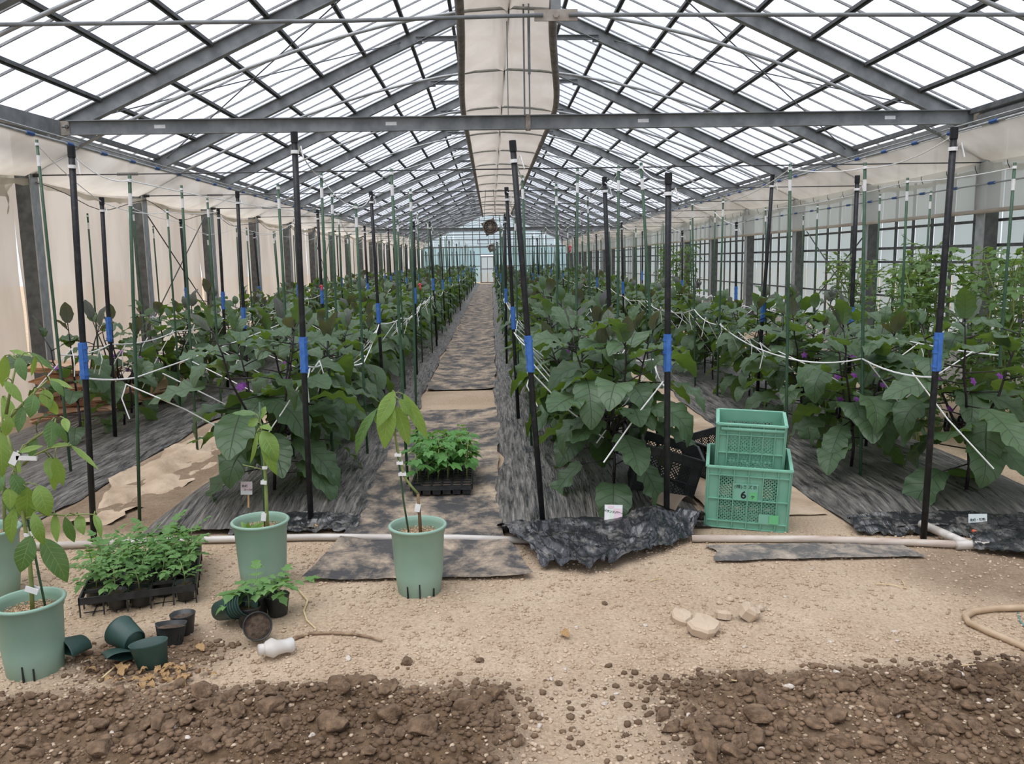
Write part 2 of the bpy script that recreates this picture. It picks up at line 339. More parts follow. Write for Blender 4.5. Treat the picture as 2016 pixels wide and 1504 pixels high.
# ------------------------------------------------------------------ ground
XC, YA, BAY = .27, 8.73, 2.7
def FY(k): return YA+BAY*k
K0, K1 = -4, 18
def soil_mask(x, y):
    x = np.asarray(x, float); y = np.asarray(y, float)
    edge = 2.80+.16*(fbm(x*3, y*3, 3)-.5)*2
    front = sstep(.10, -.10, y-edge)
    side = np.where(x < .15, sstep(.18, -.12, x), 0)+sstep(.35, .75, x)*.8
    a = front*np.clip(side+.10, 0, 1)
    b = sstep(.30, .10, np.hypot((x+1.35)*.7, y-3.08))*.85          # damp earth round the loose pots
    d = sstep(.42, .30, np.abs(x+2.36))*sstep(4.5, 4.7, y)*sstep(8.5, 6.5, y)*.6+sstep(.10, .05, np.abs(x+1.55+.35*(y-4.8)))*sstep(4.4, 4.6, y)*sstep(5.6, 5.2, y)*.5
    c = sstep(.55, .25, np.hypot((x-2.45)*.8, y-3.72))*.55
    return np.clip(np.maximum(np.maximum(a, b), np.maximum(c, d))*(.75+.5*fbm(x*9, y*9, 5)), 0, 1)
def gh(x, y):
    x = np.asarray(x, float); y = np.asarray(y, float)
    near = sstep(4.6, 3.9, y)*sstep(1.2, 1.9, y)
    m = soil_mask(x, y)*sstep(2.95, 2.7, y)
    z = near*(.030*(fbm(x*1.6, y*1.6, 11)-.47)+.012*(fbm(x*14, y*14, 12, 3)-.47))
    z = z+m*(.015+.085*np.abs(fbm(x*5, y*5, 21)-.3)+.035*(vn(x*22, y*22, 23)-.4))*sstep(1.3, 1.9, y)
    z = z+.02*(fbm(x*.7, y*.7, 31)-.47)*sstep(4.8, 5.4, y)
    return z
xs = np.concatenate([[-40, -15, -7], np.linspace(-5.4, -2.7, 36), np.linspace(-2.66, 2.6, 350), np.linspace(2.65, 6, 40), [9, 17, 40]])
ys = np.concatenate([[-30, -8, 0, 1.0], np.linspace(1.5, 4.6, 215), 4.6+np.cumsum(np.linspace(.03, .55, 165)), [70, 110]])
XX, YY = np.meshgrid(xs, ys); zz = gh(XX, YY); nx, ny = len(xs), len(ys)
idx = np.arange(nx*ny).reshape(ny, nx)
gf = np.stack([idx[:-1, :-1], idx[:-1, 1:], idx[1:, 1:], idx[1:, :-1]], -1).reshape(-1, 4)
ground = put('floor', mesh_np('floor', np.stack([XX, YY, zz], -1).reshape(-1, 3), gf, MT['ground'], True, {'soil': soil_mask(XX, YY).ravel()}))
tag(ground, 'sandy beige earth floor with dark freshly dug soil along the front', 'ground', kind='structure')
def gz(x, y): return float(gh(x, y))

# ------------------------------------------------------------------ roof
roof = tag(empty('ceiling', (XC, YA, 0)), 'pitched greenhouse roof of clear panes on grey steel rafters', 'roof', kind='structure')
def rz(dx): return 2.90+.455*(4.72-abs(dx))
def RP(dx, y, dz=0.): return (dx, y-YA, rz(dx)+dz)          # roof-local point
DEPTH = .15
me_raft = {}
for s in (-1, 1):
    b = MB(); q0, q1 = Vector((s*4.72, 0, rz(4.72))), Vector((0, 0, rz(0)))
    d = (q1-q0).normalized(); nrm = Vector((-d.z, 0, d.x)) if s < 0 else Vector((d.z, 0, -d.x))
    nrm = nrm if nrm.z > 0 else -nrm
    c = nrm*(-DEPTH/2)
    b.beam(q0+c, q1+c, .012, DEPTH, nrm); b.beam(q0-nrm*.005, q1-nrm*.005, .085, .010, nrm); b.beam(q0-nrm*(DEPTH-.005), q1-nrm*(DEPTH-.005), .085, .010, nrm)
    b.beam(q0+c+Vector((0, .036, 0)), q1+c+Vector((0, .036, 0)), .008, DEPTH, nrm)
    me_raft[s] = b.me('rafter', MT['steel'])
for k in range(K0, K1+1):
    for s in (-1, 1): put('rafter', me_raft[s], roof, Matrix.Translation((0, FY(k)-YA, 0)))
y0, y1 = FY(K0), FY(K1)
PUR = [4.72-.57*i for i in range(9)]                        # purlin offsets from the ridge line
for s in (-1, 1):
    for i, p in enumerate(PUR[1:]+[.04]):
        b = MB()
        for o in (-.016, .016): b.beam(RP(s*(p+o), y0, -.01), RP(s*(p+o), y1, -.01), .009, .032)
        b.beam(RP(s*p, y0, .006), RP(s*p, y1, .006), .04, .006)
        b.obj('purlin', MT['steel_dark'], roof)
    b = MB(); b.beam(RP(s*4.74, y0, -.05), RP(s*4.74, y1, -.05), .035, .10); b.obj('eave_beam', MT['pipe_zinc'], roof)
    b = MB(); b.beam(RP(s*4.66, y0, .0), RP(s*4.66, y1, .0), .05, .05); b.obj('eave_rail', MT['steel_dark'], roof)
bar_me = {}
for s in (-1, 1):
    b = MB(); b.beam((s*4.8, 0, rz(4.8)+.05), (0, 0, rz(0)+.05), .017, .018); bar_me[s] = b.me('glazing_bar', MT['alu'])
for k in range(K0, K1):
    for j in range(6):
        if k < -2 and j % 2: continue
        for s in (-1, 1): put('glazing_bar', bar_me[s], roof, Matrix.Translation((0, FY(k)-YA+BAY*j/6, 0)))
pane_me = {}; farv, farf = [], []
for s in (-1, 1):
    for i in range(9):
        a = PUR[i]-.0; e = PUR[i+1] if i < 8 else 0
        v = [(s*a, .012, rz(a)+.066), (s*a, BAY/6-.012, rz(a)+.066), (s*e, BAY/6-.012, rz(e)+.070), (s*e, .012, rz(e)+.070)]
        if s > 0: v = v[::-1]
        v = v+[(x, y, z+.004) for x, y, z in v]
        f = [(0, 1, 2, 3), (7, 6, 5, 4)]+[(i2, i2+4, (i2+1) % 4+4, (i2+1) % 4) for i2 in range(4)]
        pane_me[s, i] = (mesh('pane', v[:4], [(0, 1, 2, 3)], MT['pane']), v[:4])
for k in range(K0, K1):
    for j in range(6):
        for s in (-1, 1):
            for i in range(9):
                me, v = pane_me[s, i]; yy = FY(k)-YA+BAY*j/6
                if k in (-1, 0) or (k == 1 and j < 4): put('pane', me, roof, Matrix.Translation((0, yy, 0)))
                else:
                    n = len(farv); farv += [(x, y+yy, z) for x, y, z in v]; farf.append((n, n+1, n+2, n+3))
o = put('pane', mesh_np('far_panes', farv, farf, MT['pane']), roof); o['kind'] = 'stuff'
# ridge, tie beams, collars, tie rods
b = MB(); b.beam((0, y0-YA, rz(0)-.02), (0, y1-YA, rz(0)-.02), .12, .10); b.obj('ridge_beam', MT['steel'], roof)
def channel(b, a, e, h, w=.05, t=.008):
    a, e = Vector(a), Vector(e); b.beam(a, e, t, h); d = (e-a).normalized(); x = d.cross(Vector((0, 0, 1))).normalized()
    for z in (-1, 1): b.beam(a-x*(-w/2)+Vector((0, 0, z*(h/2-t/2))), e-x*(-w/2)+Vector((0, 0, z*(h/2-t/2))), w, t)
for k, zc in ((0, 2.878), (8, 2.62)):
    b = MB(); yy = FY(k)-YA
    if k == 0:
        channel(b, (-4.46, yy-.06, zc), (.115, yy-.06, zc), .14); o = b.obj('tie_beam', MT['steel'], roof)
        b = MB(); channel(b, (.145, yy-.06, zc), (4.70, yy-.06, zc), .14); o2 = b.obj('tie_beam', MT['steel'], roof)
        b = MB(); b.box((-4.50, yy-.070, zc), (.10, .012, .135)); b.obj('splice_plate', MT['rust'], roof)
        b = MB(); b.box((4.74, yy-.070, zc), (.10, .012, .135)); b.obj('splice_plate', MT['rust'], roof)
        b = MB(); b.box((.13, yy-.066, zc), (.05, .03, .16)); b.obj('splice_plate', MT['rust'], roof)
        for xx in (-4.47, 4.77):
            b = MB(); b.tube([(xx, yy-.1, zc+.01), (xx, yy-.07, zc+.01)], .018, 6); b.tube([(xx-.03, yy-.12, zc+.0), (xx, yy-.09, zc+.01)], .008, 6); b.obj('bolt', MT['steel_dark'], roof)
        for xx in (-3.56, -1.25, 1.30, 3.83):
            b = MB(); b.box((xx, yy-.066, zc+.005), (.11, .003, .035)); b.obj('sticker', MT['tape'], roof)
        for s in (-1, 1):
            b = MB(); channel(b, (-4.54, yy-.08, zc), (-4.68, yy-1.75, zc), .14) if s < 0 else channel(b, (4.78, yy-.08, zc), (4.72, yy-1.6, zc), .14); b.obj('corner_brace', MT['steel'], roof)
    else:
        channel(b, (-4.9, yy, zc), (4.9, yy, zc), .14); b.obj('tie_beam', MT['steel'], roof)
col_me = MB(); channel(col_me, (-1.2, 0, 4.39), (1.2, 0, 4.39), .06, .04, .006)
for s in (-1, 1): col_me.box((s*1.18, 0, 4.38), (.12, .02, .10))
col_me = col_me.me('collar_tie', MT['steel'])
rod_me = MB(); rod_me.tube([(-4.93, 0, 2.43), (4.9, 0, 2.43)], .007, 6)
rod_me.tube([(-4.9, 0, 2.43), (-4.82, 0, 2.43)], .02, 6)
for dz in (-.011, .011): rod_me.tube([(-4.05, 0, 2.43+dz), (-3.84, 0, 2.43+dz)], .003, 5)
rod_me = rod_me.me('tie_rod', MT['wire'])
JX, JZ, AZ = 4.406, 2.705, 4.0
def arch(dx): return AZ-(AZ-JZ)*(abs(dx)/JX)**1.7
ar_me = MB(); ar_me.tube([(JX*t/10, 0, arch(JX*t/10)) for t in range(-10, 11)], .017, 8)
for s in (-1, 1): ar_me.tube([(s*JX, 0, JZ), (s*4.90, 0, 2.47)], .017, 8)
ar_me = ar_me.me('arch_pipe', MT['pipe_zinc'], True)
for k in range(-1, 18):
    T = Matrix.Translation((0, FY(k)-YA, 0))
    if k >= 0: put('tie_rod', rod_me, roof, T)
    put('collar_tie', col_me, roof, T); put('arch_pipe', ar_me, roof, T)
for s in (-1, 1):
    b = MB(); b.tube([(s*JX, -8, JZ), (s*JX, 47, JZ)], .013, 8); b.tube([(s*(JX-.06), -8, JZ+.03), (s*(JX-.06), 47, JZ+.03)], .008, 6); b.obj('curtain_rail', MT['pipe_zinc'], roof, True)
    cm = MB(); cm.tube([(s*JX, -.06, JZ), (s*JX, .06, JZ)], .020, 8); cm = cm.me('rail_clip', MT['slatblue'])
    for j in range(22): put('rail_clip', cm, roof, Matrix.Translation((0, .35+.72*j-2.7, 0)))
# front truss: king post, plate and tie rods one bay nearer
yy = FY(-1)-YA
b = MB(); b.box((.21, yy, 4.05), (.07, .012, 1.75)); b.obj('king_post', MT['steel'], roof)
b = MB(); b.box((.21, yy-.012, 3.17), (.30, .012, .075)); b.tube([(.21, yy-.03, 3.17), (.21, yy, 3.17)], .022, 6); b.obj('gusset_plate', MT['rust'], roof)
b = MB(); b.tube([(.12, yy-.02, 3.17), (-1.2, yy-.02, 3.145), (-4.8, yy-.02, 3.14)], .014, 8); b.obj('truss_rod', MT['steel'], roof, True)
b = MB(); b.tube([(.30, yy-.02, 3.17), (4.9, yy-.02, 3.13)], .014, 8); b.obj('truss_rod', MT['steel'], roof, True)
b = MB(); b.tube([(.10, .0, 4.95), (.10, .0, 2.95)], .010, 6); b.obj('hanger_rod', MT['steel'], roof)
b = MB(); b.tube([(.15, -.05, 4.95), (.15, -.05, 2.95)], .009, 6); b.tube([(.15, -.05, 3.9), (.15, -.05, 3.35)], .016, 6); b.obj('hanger_rod', MT['steel'], roof)
b = MB(); b.tube([(-.06, .3, 4.95), (-.06, .3, 2.95)], .006, 6); b.obj('hanger_rod', MT['steel'], roof)
for s in (-1, 1):
    for ya, yb in ((0, BAY), (BAY, 0)):
        b = MB(); b.tube([RP(s*4.55, ya, -.06+YA*0), RP(s*1.4, yb, -.06)], .007, 6)
        b.v = [Vector((v.x, v.y+YA, v.z)) for v in b.v]; b.obj('brace_rod', MT['steel_dark'], roof)

# ------------------------------------------------------------------ side walls
colm = MB(); colm.box((0, 0, 1.43), (.012, .14, 2.86))
for s in (-1, 1): colm.box((0, s*.066, 1.43), (.145, .010, 2.86))
colm.box((0, -.064, 1.43), (.13, .012, 2.86))
colm = colm.me('column', MT['steel_dark'])
WL = tag(empty('wall_left', (-4.70, YA, 0)), 'side wall hung with beige film behind dark steel columns', 'wall', kind='structure')
WR = tag(empty('wall_right', (5.22, YA, 0)), 'glazed side wall of pale panes between dark steel columns', 'wall', kind='structure')
flg = MB(); flg.box((0, 0, 1.43), (.012, .15, 2.86)); flg = flg.me('column_flange', MT['pipe_zinc'])
for k in range(K0, K1+1):
    T = Matrix.Translation((0, FY(k)-YA, 0))
    c = put('column', colm, WL, T); put('column_flange', flg, c, Matrix.Translation((.078, 0, 0)))
    c = put('column', colm, WR, T); put('column_flange', flg, c, Matrix.Translation((-.078, 0, 0)))
def film(fn, nu, nv): b = MB(); b.grid(fn, nu, nv); return b
for k in range(K0, K1):
    sd = k*13+100
    def fn(u, v, k=k, sd=sd):
        y = FY(k)-YA+BAY*u; z = .05+2.42*v
        f = .05*math.sin(u*9+sd+v*2)*(1-v)*(.3+.7*(1-v))+.022*math.sin(u*31+sd+3*v)*(1-.5*v)+.12*(float(fbm(u*4+sd, v*1.2, sd))-.47)
        return (-.16+f, y, z)
    b = film(fn, 40, 12); b.obj('film_panel', MT['film'], WL, True)
    # sloping film from the eave pipe down to the columns, both sides
    for s, wall, x0 in ((-1, WL, -4.70), (1, WR, 5.22)):
        def fe(u, v, s=s, x0=x0, k=k):
            y = FY(k)-YA+BAY*u; sag = .05*math.sin(math.pi*u)*math.sin(math.pi*v)+.06*math.sin(math.pi*u)*v
            dx = JX+(4.93-JX)*v+.04*math.sin(math.pi*u)*v
            return (XC+s*dx-x0, y, JZ-.015+(2.44-JZ)*v-sag+.02*(float(fbm(u*5, v*4, k+50))-.5)*v)
        b = film(fe, 14, 6); b.obj('eave_film', MT['film'], wall, True)
        def fd(u, v, s=s, x0=x0, k=k):
            y = FY(k)-YA+BAY*u
            return (XC+s*(4.90+.03*math.sin(17*u+k))-x0, y, 2.45-.05-.06*v-.07*math.sin(math.pi*u)+.012*math.sin(41*u+3*k)*v)
        b = film(fd, 18, 2); b.obj('curtain_hem', MT['film_dirty'], wall, True)
b = MB()
for k in range(0, 8):
    pts = [(.10+.015*math.sin(7*t), FY(k)-YA+BAY*t, 2.36-.16*math.sin(math.pi*t)+.03*math.sin(9*t+k)) for t in [i/10 for i in range(11)]]
    b = MB(); b.tube(pts, .005, 5); b.obj('sagging_wire', MT['wire'], WL)
for k, (a, e) in ((0, (2.3, .7)), (4, (2.3, .6))):
    b = MB(); b.tube([(0, FY(k)-YA+.1+BAY, a), (0, FY(k+1)-YA+BAY-.1, e)], .009, 6); b.obj('brace_rod', MT['wire'], WL)
    b = MB(); b.tube([(0, FY(k+1)-YA-.1+BAY, a), (0, FY(k)-YA+.1+BAY, e)], .009, 6); b.obj('brace_rod', MT['wire'], WL)
# bundled film gathered at the first left column
def fb(u, v):
    a = (u-.5)*1.1; return (-.02+.10*math.sin(u*17)*(.4+.6*v)*.6-.05, -1.3+1.3*u*(1-.15*v)+.05*math.sin(9*v+u*6), 2.52-.50*v*(1.1-.5*math.sin(math.pi*u*.9))-.04*math.sin(13*u))
b = film(fb, 40, 12); b.obj('gathered_film', MT['film_dirty'], WL, True)
# right wall: mullions, rails, panes, upper film
mul = MB(); mul.box((.13, 0, 1.62), (.03, .026, 2.4)); mul = mul.me('mullion', MT['steel_dark'])
pan = MB(); pan.box((.155, 0, 1.62), (.006, BAY/6-.03, 2.36)); pan = pan.me('pane', MT['wpane'])
for k in range(K0+1, K1):
    for j in range(6):
        y = FY(k)-YA+BAY*j/6
        if j: put('mullion', mul, WR, Matrix.Translation((0, y, 0)))
        put('pane', pan, WR, Matrix.Translation((0, y+BAY/12, 0)))
for z, h in ((.46, .06), (.95, .025), (1.40, .03), (1.58, .035), (1.84, .03), (2.80, .06)):
    b = MB(); b.box((.115, (y0+y1)/2-YA, z), (.03, y1-y0, h)); b.obj('rail', MT['steel_dark'] if h < .05 else MT['steel'], WR)
b = MB(); b.box((.15, (y0+y1)/2-YA, .22), (.08, y1-y0, .44)); b.obj('base_panel', mk('grey_base', (.35, .35, .33), (.45, .44, .41), 4, .8), WR)
for k, hh in ((1, 0), (5, 0)):
    for a, e in ((.55, 1.9), (1.9, .55)):
        b = MB(); b.tube([(.08, FY(k)-YA+.15, a), (.08, FY(k+1)-YA-.15, e)], .010, 6); b.obj('brace_rod', MT['steel_dark'], WR)
for k in range(K0+1, K1):
    def fr(u, v, k=k):
        y = FY(k)-YA+BAY*u
        return (-.115+.03*(float(fbm(u*4+k*5, v*2, k))-.5)-.02*v, y, 2.43-.50*v-.02*math.sin(math.pi*u))
    b = film(fr, 12, 6); b.obj('upper_film', MT['film_r'], WR, True)
b = MB(); b.tube([(-.13, y0-YA, 1.925), (-.13, y1-YA, 1.925)], .022, 8); b.obj('film_roll', MT['film'], WR, True)
b = MB(); b.tube([(-.14, y0-YA, 2.20), (-.14, y1-YA, 2.20)], .008, 6); b.obj('film_pipe', MT['pipe_zinc'], WR, True)
cm = MB(); cm.tube([(-.14, -.05, 2.2), (-.14, .05, 2.2)], .015, 8); cm = cm.me('film_clip', MT['slatblue'])
for j in range(26): put('film_clip', cm, WR, Matrix.Translation((0, -2.3+.68*j, 0)))
hm = MB(); hm.tube([(-.14, 0, 2.33), (-.15, .03, 2.39), (-.14, .05, 2.42)], .004, 5); hm = hm.me('film_hook', MT['wire'])
for j in range(24): put('film_hook', hm, WR, Matrix.Translation((0, -2.2+.55*j, -.02)))

# ------------------------------------------------------------------ far gable with its door
YB = y1+.02
WB = tag(empty('wall_back', (XC, YB, 0)), 'far gable wall of pale blue panes in thin dark frames', 'wall', kind='structure')
DX0, DX1, DH = -.98, -.08, 1.82                       # door opening, gable-local
mx = [-4.9, -4.2, -3.5, -2.8, -2.1, -1.5, DX0-.03, DX1+.03, .6, 1.3, 2.0, 2.7, 3.4, 4.1, 4.9]
zr = [.05, 1.15, 1.95, 2.45]
for x in mx:
    top = 2.45 if abs(x) > 2.2 else rz(abs(x))-.1
    b = MB(); b.box((x, 0, top/2), (.045, .05, top)); b.obj('mullion', MT['steel_dark'], WB)
for z in zr[1:]:
    for a, e in (((-4.9, DX0), (DX1, 4.9)) if z < DH else ((-4.9, 4.9),)):
        b = MB(); b.box(((a+e)/2, -.005, z), (e-a, .05, .05 if z < 2.4 else .09)); b.obj('rail', MT['steel_dark'], WB)
for a, e in zip(mx[:-1], mx[1:]):
    for p, q in zip(zr[:-1], zr[1:]):
        if a < -.5 and e > -.5 and p < 1.9: continue
        b = MB(); b.box(((a+e)/2, .02, (p+q)/2), (e-a-.05, .006, q-p-.05)); b.obj('pane', MT['bpane'], WB)
    za, ze = rz(a)-.02, rz(e)-.02
    v = [(a+.025, .02, 2.5), (e-.025, .02, 2.5), (e-.025, .02, ze), (a+.025, .02, za)]
    put('pane', mesh('pane', v, [(0, 1, 2, 3)], MT['bpane']), WB)
for z in (2.95, 3.3):
    w = 4.72-(z-2.9)/.455 if z > 2.9 else 4.7
    b = MB(); b.box((0, -.005, z), (2*w, .03, .05)); b.obj('rail', MT['steel'], WB)
for x0_, x1_ in ((-1.15, -.45), (-.3, .4)):
    b = MB()
    for z in (2.65, 2.92): b.box(((x0_+x1_)/2, -.04, z), (x1_-x0_, .03, .04))
    for x in (x0_, x1_): b.box((x, -.04, 2.78), (.04, .03, .30))
    b.obj('vent_frame', MT['steel_dark'], WB)
DR = tag(empty('door_1', (XC+(DX0+DX1)/2, YB-.03, 0)), 'pale glazed sliding door of four panes at the end of the path', 'door', kind='structure')
b = MB(); w = DX1-DX0
for x in (-w/2+.03, 0, w/2-.03): b.box((x, 0, DH/2), (.045, .05, DH))
for z in (.04, .95, DH-.03): b.box((0, 0, z), (w, .045, .06))
b.obj('door_frame', MT['steel_dark'], DR)
for x in (-w/4, w/4):
    for z in (.5, 1.37): b = MB(); b.box((x, .01, z), (w/2-.07, .006, .82)); b.obj('pane', MT['wpane'], DR)

# ------------------------------------------------------------------ cloth along the ridge
cl = thing('shade_curtain', 'gathered beige shade cloth hung along the ridge on arched pipes', 'curtain', (XC, 6.2, 0))
def cedge(y):
    t = min(1, max(0, (y-7.5)/7)); t = t*t*(3-2*t); return -.52-.16*t, .36+.46*t
def fcl(u, v):
    y = 6.4+40*v; l, r = cedge(y); x = l+(r-l)*u
    fr = ((y-YA)/BAY) % 1.0
    z = arch(x)+.03-.07*math.sin(math.pi*fr)*math.sin(math.pi*min(max(u, 0), 1))-.05*math.exp(-((x+.06)/.05)**2)-.05*(abs(u-.5)*2)**6
    return (x, y-6.2, z+.012*math.sin(20*u+y*3))
b = MB(); b.grid(fcl, 22, 200); b.obj('cloth', MT['net'], cl, True)
for e in (0, 1):
    b = MB(); b.tube([(cedge(y)[e], y-6.2, arch(cedge(y)[e])-.03+.01*math.sin(y*5)) for y in [6.4+40*i/80 for i in range(81)]], .045, 8); b.obj('edge_roll', MT['net_edge'], cl, True)
b = MB(); b.tube([(-.06+.015*math.sin(y*2.3), y-6.2, arch(-.06)-.02) for y in [6.4+40*i/80 for i in range(81)]], .010, 6); b.obj('support_cord', MT['wire'], cl)

# ------------------------------------------------------------------ beds and ground covers
def bed_film(name, label, x0, x1, ya, yb, seed, hgt=.10, fold=.012):
    yy = np.concatenate([np.arange(ya, min(9.5, yb), .04), 9.5+np.cumsum(np.linspace(.06, .75, 120))]); yy = yy[yy < yb]
    n = 46; V = []
    o = (( x0+x1)/2, ya)
    for y in yy:
        e0 = x0+.07*(float(fbm(y*1.3, 1, seed))-.47)*2; e1 = x1+.07*(float(fbm(y*1.3, 5, seed))-.47)*2
        u = np.linspace(0, 1, n); x = e0+(e1-e0)*u; s = np.abs(u*2-1)
        rise = min(1, .25+(y-ya)/.5)
        z = hgt*rise*(1-s**5)+.012+fold*(.25+.75*s)*(vn(x*34, y*2.2, seed)+.6*vn(x*70, y*4, seed+1)-.8)*1.2+.02*(fbm(x*3, y*2, seed+2)-.47)
        z = np.maximum(z+gh(x, np.full(n, y))*(s > .9), gh(x, np.full(n, y))+.006)
        V.append(np.stack([x-o[0], np.full(n, y-o[1]), z], -1))
    m = len(yy); V = np.concatenate(V); ix = np.arange(m*n).reshape(m, n)
    f = np.stack([ix[:-1, :-1], ix[:-1, 1:], ix[1:, 1:], ix[1:, :-1]], -1).reshape(-1, 4)
    ob = put(name, mesh_np(name, V, f, MT['mulch'], True)); ob.location = (*o, 0)
    return tag(ob, label, 'mulch film', 'black mulch films over the planted beds')
bed_film('mulch_film', 'wrinkled black mulch film on the bed along the beige film wall', -4.35, -2.72, 4.75, 55, 41)
bed_film('mulch_film', 'wrinkled black mulch film between the sandy footpath and the weed mat path', -2.02, -.80, 4.52, 55, 42)
bed_film('mulch_film', 'wrinkled black mulch film between the weed mat path and the green crates', .02, 1.20, 4.42, 55, 43)
bed_film('mulch_film', 'wrinkled black mulch film on the bed next to the tall tomatoes', 1.98, 3.40, 4.30, 55, 44)
def cover(name, label, cat, poly_fn, ya, yb, mat, dz=.014, seed=1, fold=.01, fx=9, fy=6, n=26, step=.05, low=0, group=None):
    yy = np.concatenate([np.arange(ya, min(9.5, yb), step), 9.5+np.cumsum(np.linspace(.08, .9, 110))]); yy = yy[yy <= yb]
    V = []
    ox, oy = poly_fn((ya+min(yb, 9))/2)[0], ya
    for y in yy:
        a, e = poly_fn(y); x = np.linspace(a, e, n); s = np.abs(np.linspace(-1, 1, n))
        z = np.maximum(gh(x, np.full(n, y)), -.01)+dz+fold*(fbm(x*fx, y*fy, seed)-.3)*1.6+low*s**4
        V.append(np.stack([x-ox, np.full(n, y-oy), z], -1))
    m = len(yy); V = np.concatenate(V); ix = np.arange(m*n).reshape(m, n)
    f = np.stack([ix[:-1, :-1], ix[:-1, 1:], ix[1:, 1:], ix[1:, :-1]], -1).reshape(-1, 4)
    ob = put(name, mesh_np(name, V, f, mat, True)); ob.location = (ox, oy, 0)
    return tag(ob, label, cat, group)
def jit(y, s, a=.04): return a*(float(fbm(y*2.2, 3, s))-.47)*2
cover('weed_mat', 'dusty dark weed mat on the path, its front flap under the grey pipe', 'weed mat',
      lambda y: (-.84-.10*max(0, 1-(y-3.72)/.7)+jit(y, 61), .04+.13*max(0, 1-(y-3.72)/.6)+jit(y, 62)), 3.76, 8.3, MT['mat'], seed=63, fold=.012, low=.02)
cover('weed_mat', 'long strip of weed mat running on along the path to the far door', 'weed mat',
      lambda y: (-.78+jit(y, 64, .05), .03+jit(y, 65, .03)), 11.4, 55, MT['mat'], seed=66, fold=.008, low=.02)
cover('ground_sheet', 'pale dusty ground sheet rumpled on the footpath towards the paper bags', 'ground sheet',
      lambda y: (-2.60+.10*math.sin(y*1.7)+jit(y*2, 77, .09), -2.16+.05*math.sin(y*2.3)+jit(y*2, 78, .10)), 4.75, 9.4, MT['sheet'], seed=71, fold=.10, fx=6, fy=3, dz=-.008)
cover('ground_sheet', 'pale dusty ground sheet on the footpath behind the crates', 'ground sheet',
      lambda y: (1.26+jit(y, 72), 1.95+jit(y, 73)), 4.62, 30, MT['sheet'], seed=74, fold=.03, fx=3, fy=2, dz=.006)
cover('mat_strip', 'narrow strip of faded weed mat in front of the muddy pipe', 'mat strip',
      lambda y: (1.10+.02*math.sin(y*30), 2.14-.05*(y-3.9)/.2), 3.90, 4.12, MT['strip'], seed=75, fold=.006, step=.02, n=50)
def crumple(name, label, fn, nu, nv, seed, amp, loc, mat='bunch'):
    b = MB(); us = np.linspace(0, 1, nu+1); vs = np.linspace(0, 1, nv+1); U_, V_ = np.meshgrid(us, vs)
    w1 = fbm(U_*4+seed, V_*3, seed)-.47; w2 = fbm(U_*9, V_*4+seed, seed+2)-.47
    ridge = lambda q: 1-np.abs(2*q-1)
    fold = ridge(vn(U_*11+w1*5+V_*1.5, V_*1.6+w2*3, seed+5))-.45
    crease = ridge(vn(U_*24+w2*8-V_*4, V_*4+w1*6, seed+7))-.5
    fine = ridge(vn(U_*55+w1*9, V_*14+w2*9, seed+9))-.5
    D = amp*(w1*1.1+.75*fold*(.35+.65*V_)+.12*crease)
    P = []
    for jv in range(nv+1):
        for iu in range(nu+1):
            x, y, z = fn(us[iu], vs[jv]); x += amp*.25*crease[jv, iu]; y += amp*.9*(w1[jv, iu]+.4*fold[jv, iu])*vs[jv]
            P.append((x-loc[0], y-loc[1], max(z+D[jv, iu], gz(x, y)+.004)))
    b.add(P, [(q*(nu+1)+p, q*(nu+1)+p+1, (q+1)*(nu+1)+p+1, (q+1)*(nu+1)+p) for q in range(nv) for p in range(nu)])
    o = b.obj(name, MT[mat], None, True); o.location = loc
    return tag(o, label, 'plastic sheet', 'crumpled ends of black plastic')
def bunch1(u, v):
    x0, x1 = .0+.22*v**1.3, 1.19-.16*v; x = x0+(x1-x0)*u
    reach = .70-.55*abs(u-.26)**1.2-.10*max(0, u-.5)
    y = 4.48-reach*v
    return (x, y, .035+.05*math.exp(-((4.36-y)/.09)**2)+.035*math.sin(math.pi*v)+.05*math.exp(-((u-.72)/.10)**2)*math.sin(math.pi*v))
crumple('plastic_sheet', 'crumpled black plastic bunched over the pipe below the pink and green card', bunch1, 130, 70, 81, .060, (.6, 4.1, 0))
crumple('plastic_sheet', 'black plastic end tucked by the tall pole at the weed mat corner', lambda u, v: (-1.50+.72*u, 4.66-.16*v, .05*(1-v)+.02), 40, 16, 82, .05, (-1.1, 4.6, 0))
crumple('plastic_sheet', 'black plastic end lying under the white and blue card', lambda u, v: (1.95+1.15*u, 4.42-.16*v-.10*u*v, .05*(1-v)+.015), 60, 18, 83, .05, (2.4, 4.3, 0))
crumple('plastic_sheet', 'black plastic corner hanging over the pipe joint', lambda u, v: (2.46+.35*u-.05*v, 4.10-.35*v*(.4+u*.6), .05*(1-v)+.02), 30, 24, 84, .05, (2.6, 4.0, 0))
# pipes on the ground
def pipe(label, pts, r, mat, joint=None):
    P = [G(*p, r) for p in pts]; o = P[0].copy(); o.z = 0
    t = thing('irrigation_pipe', label, 'pipe', o, group=None)
    b = MB(); b.tube([p-o+Vector((0, 0, .006)) for p in P], r, 12); b.obj('pipe_run', MT[mat], t, True)
    if joint is not None:
        q = G(*joint, r)-o; b = MB(); b.tube([q-Vector((.06, 0, -.006)), q+Vector((.06, 0, .006))], r*1.3, 12); b.tube([q+Vector((0, 0, .01)), q+Vector((-.05, .16, .02)), q+Vector((-.1, .28, .03))], r*1.2, 10); b.obj('tee_joint', MT['pvc'], t, True)
    return t
pipe('pale dusty plastic pipe lying in front of the pots and weed mat', [(40, 1078), (330, 1066), (620, 1059), (900, 1061), (1045, 1066)], .0185, 'pvc')
pipe('muddy plastic pipe with a tee joint lying below the green crates', [(1362, 1062), (1600, 1063), (1800, 1070), (1985, 1078)], .0185, 'pvc2', (1905, 1075))

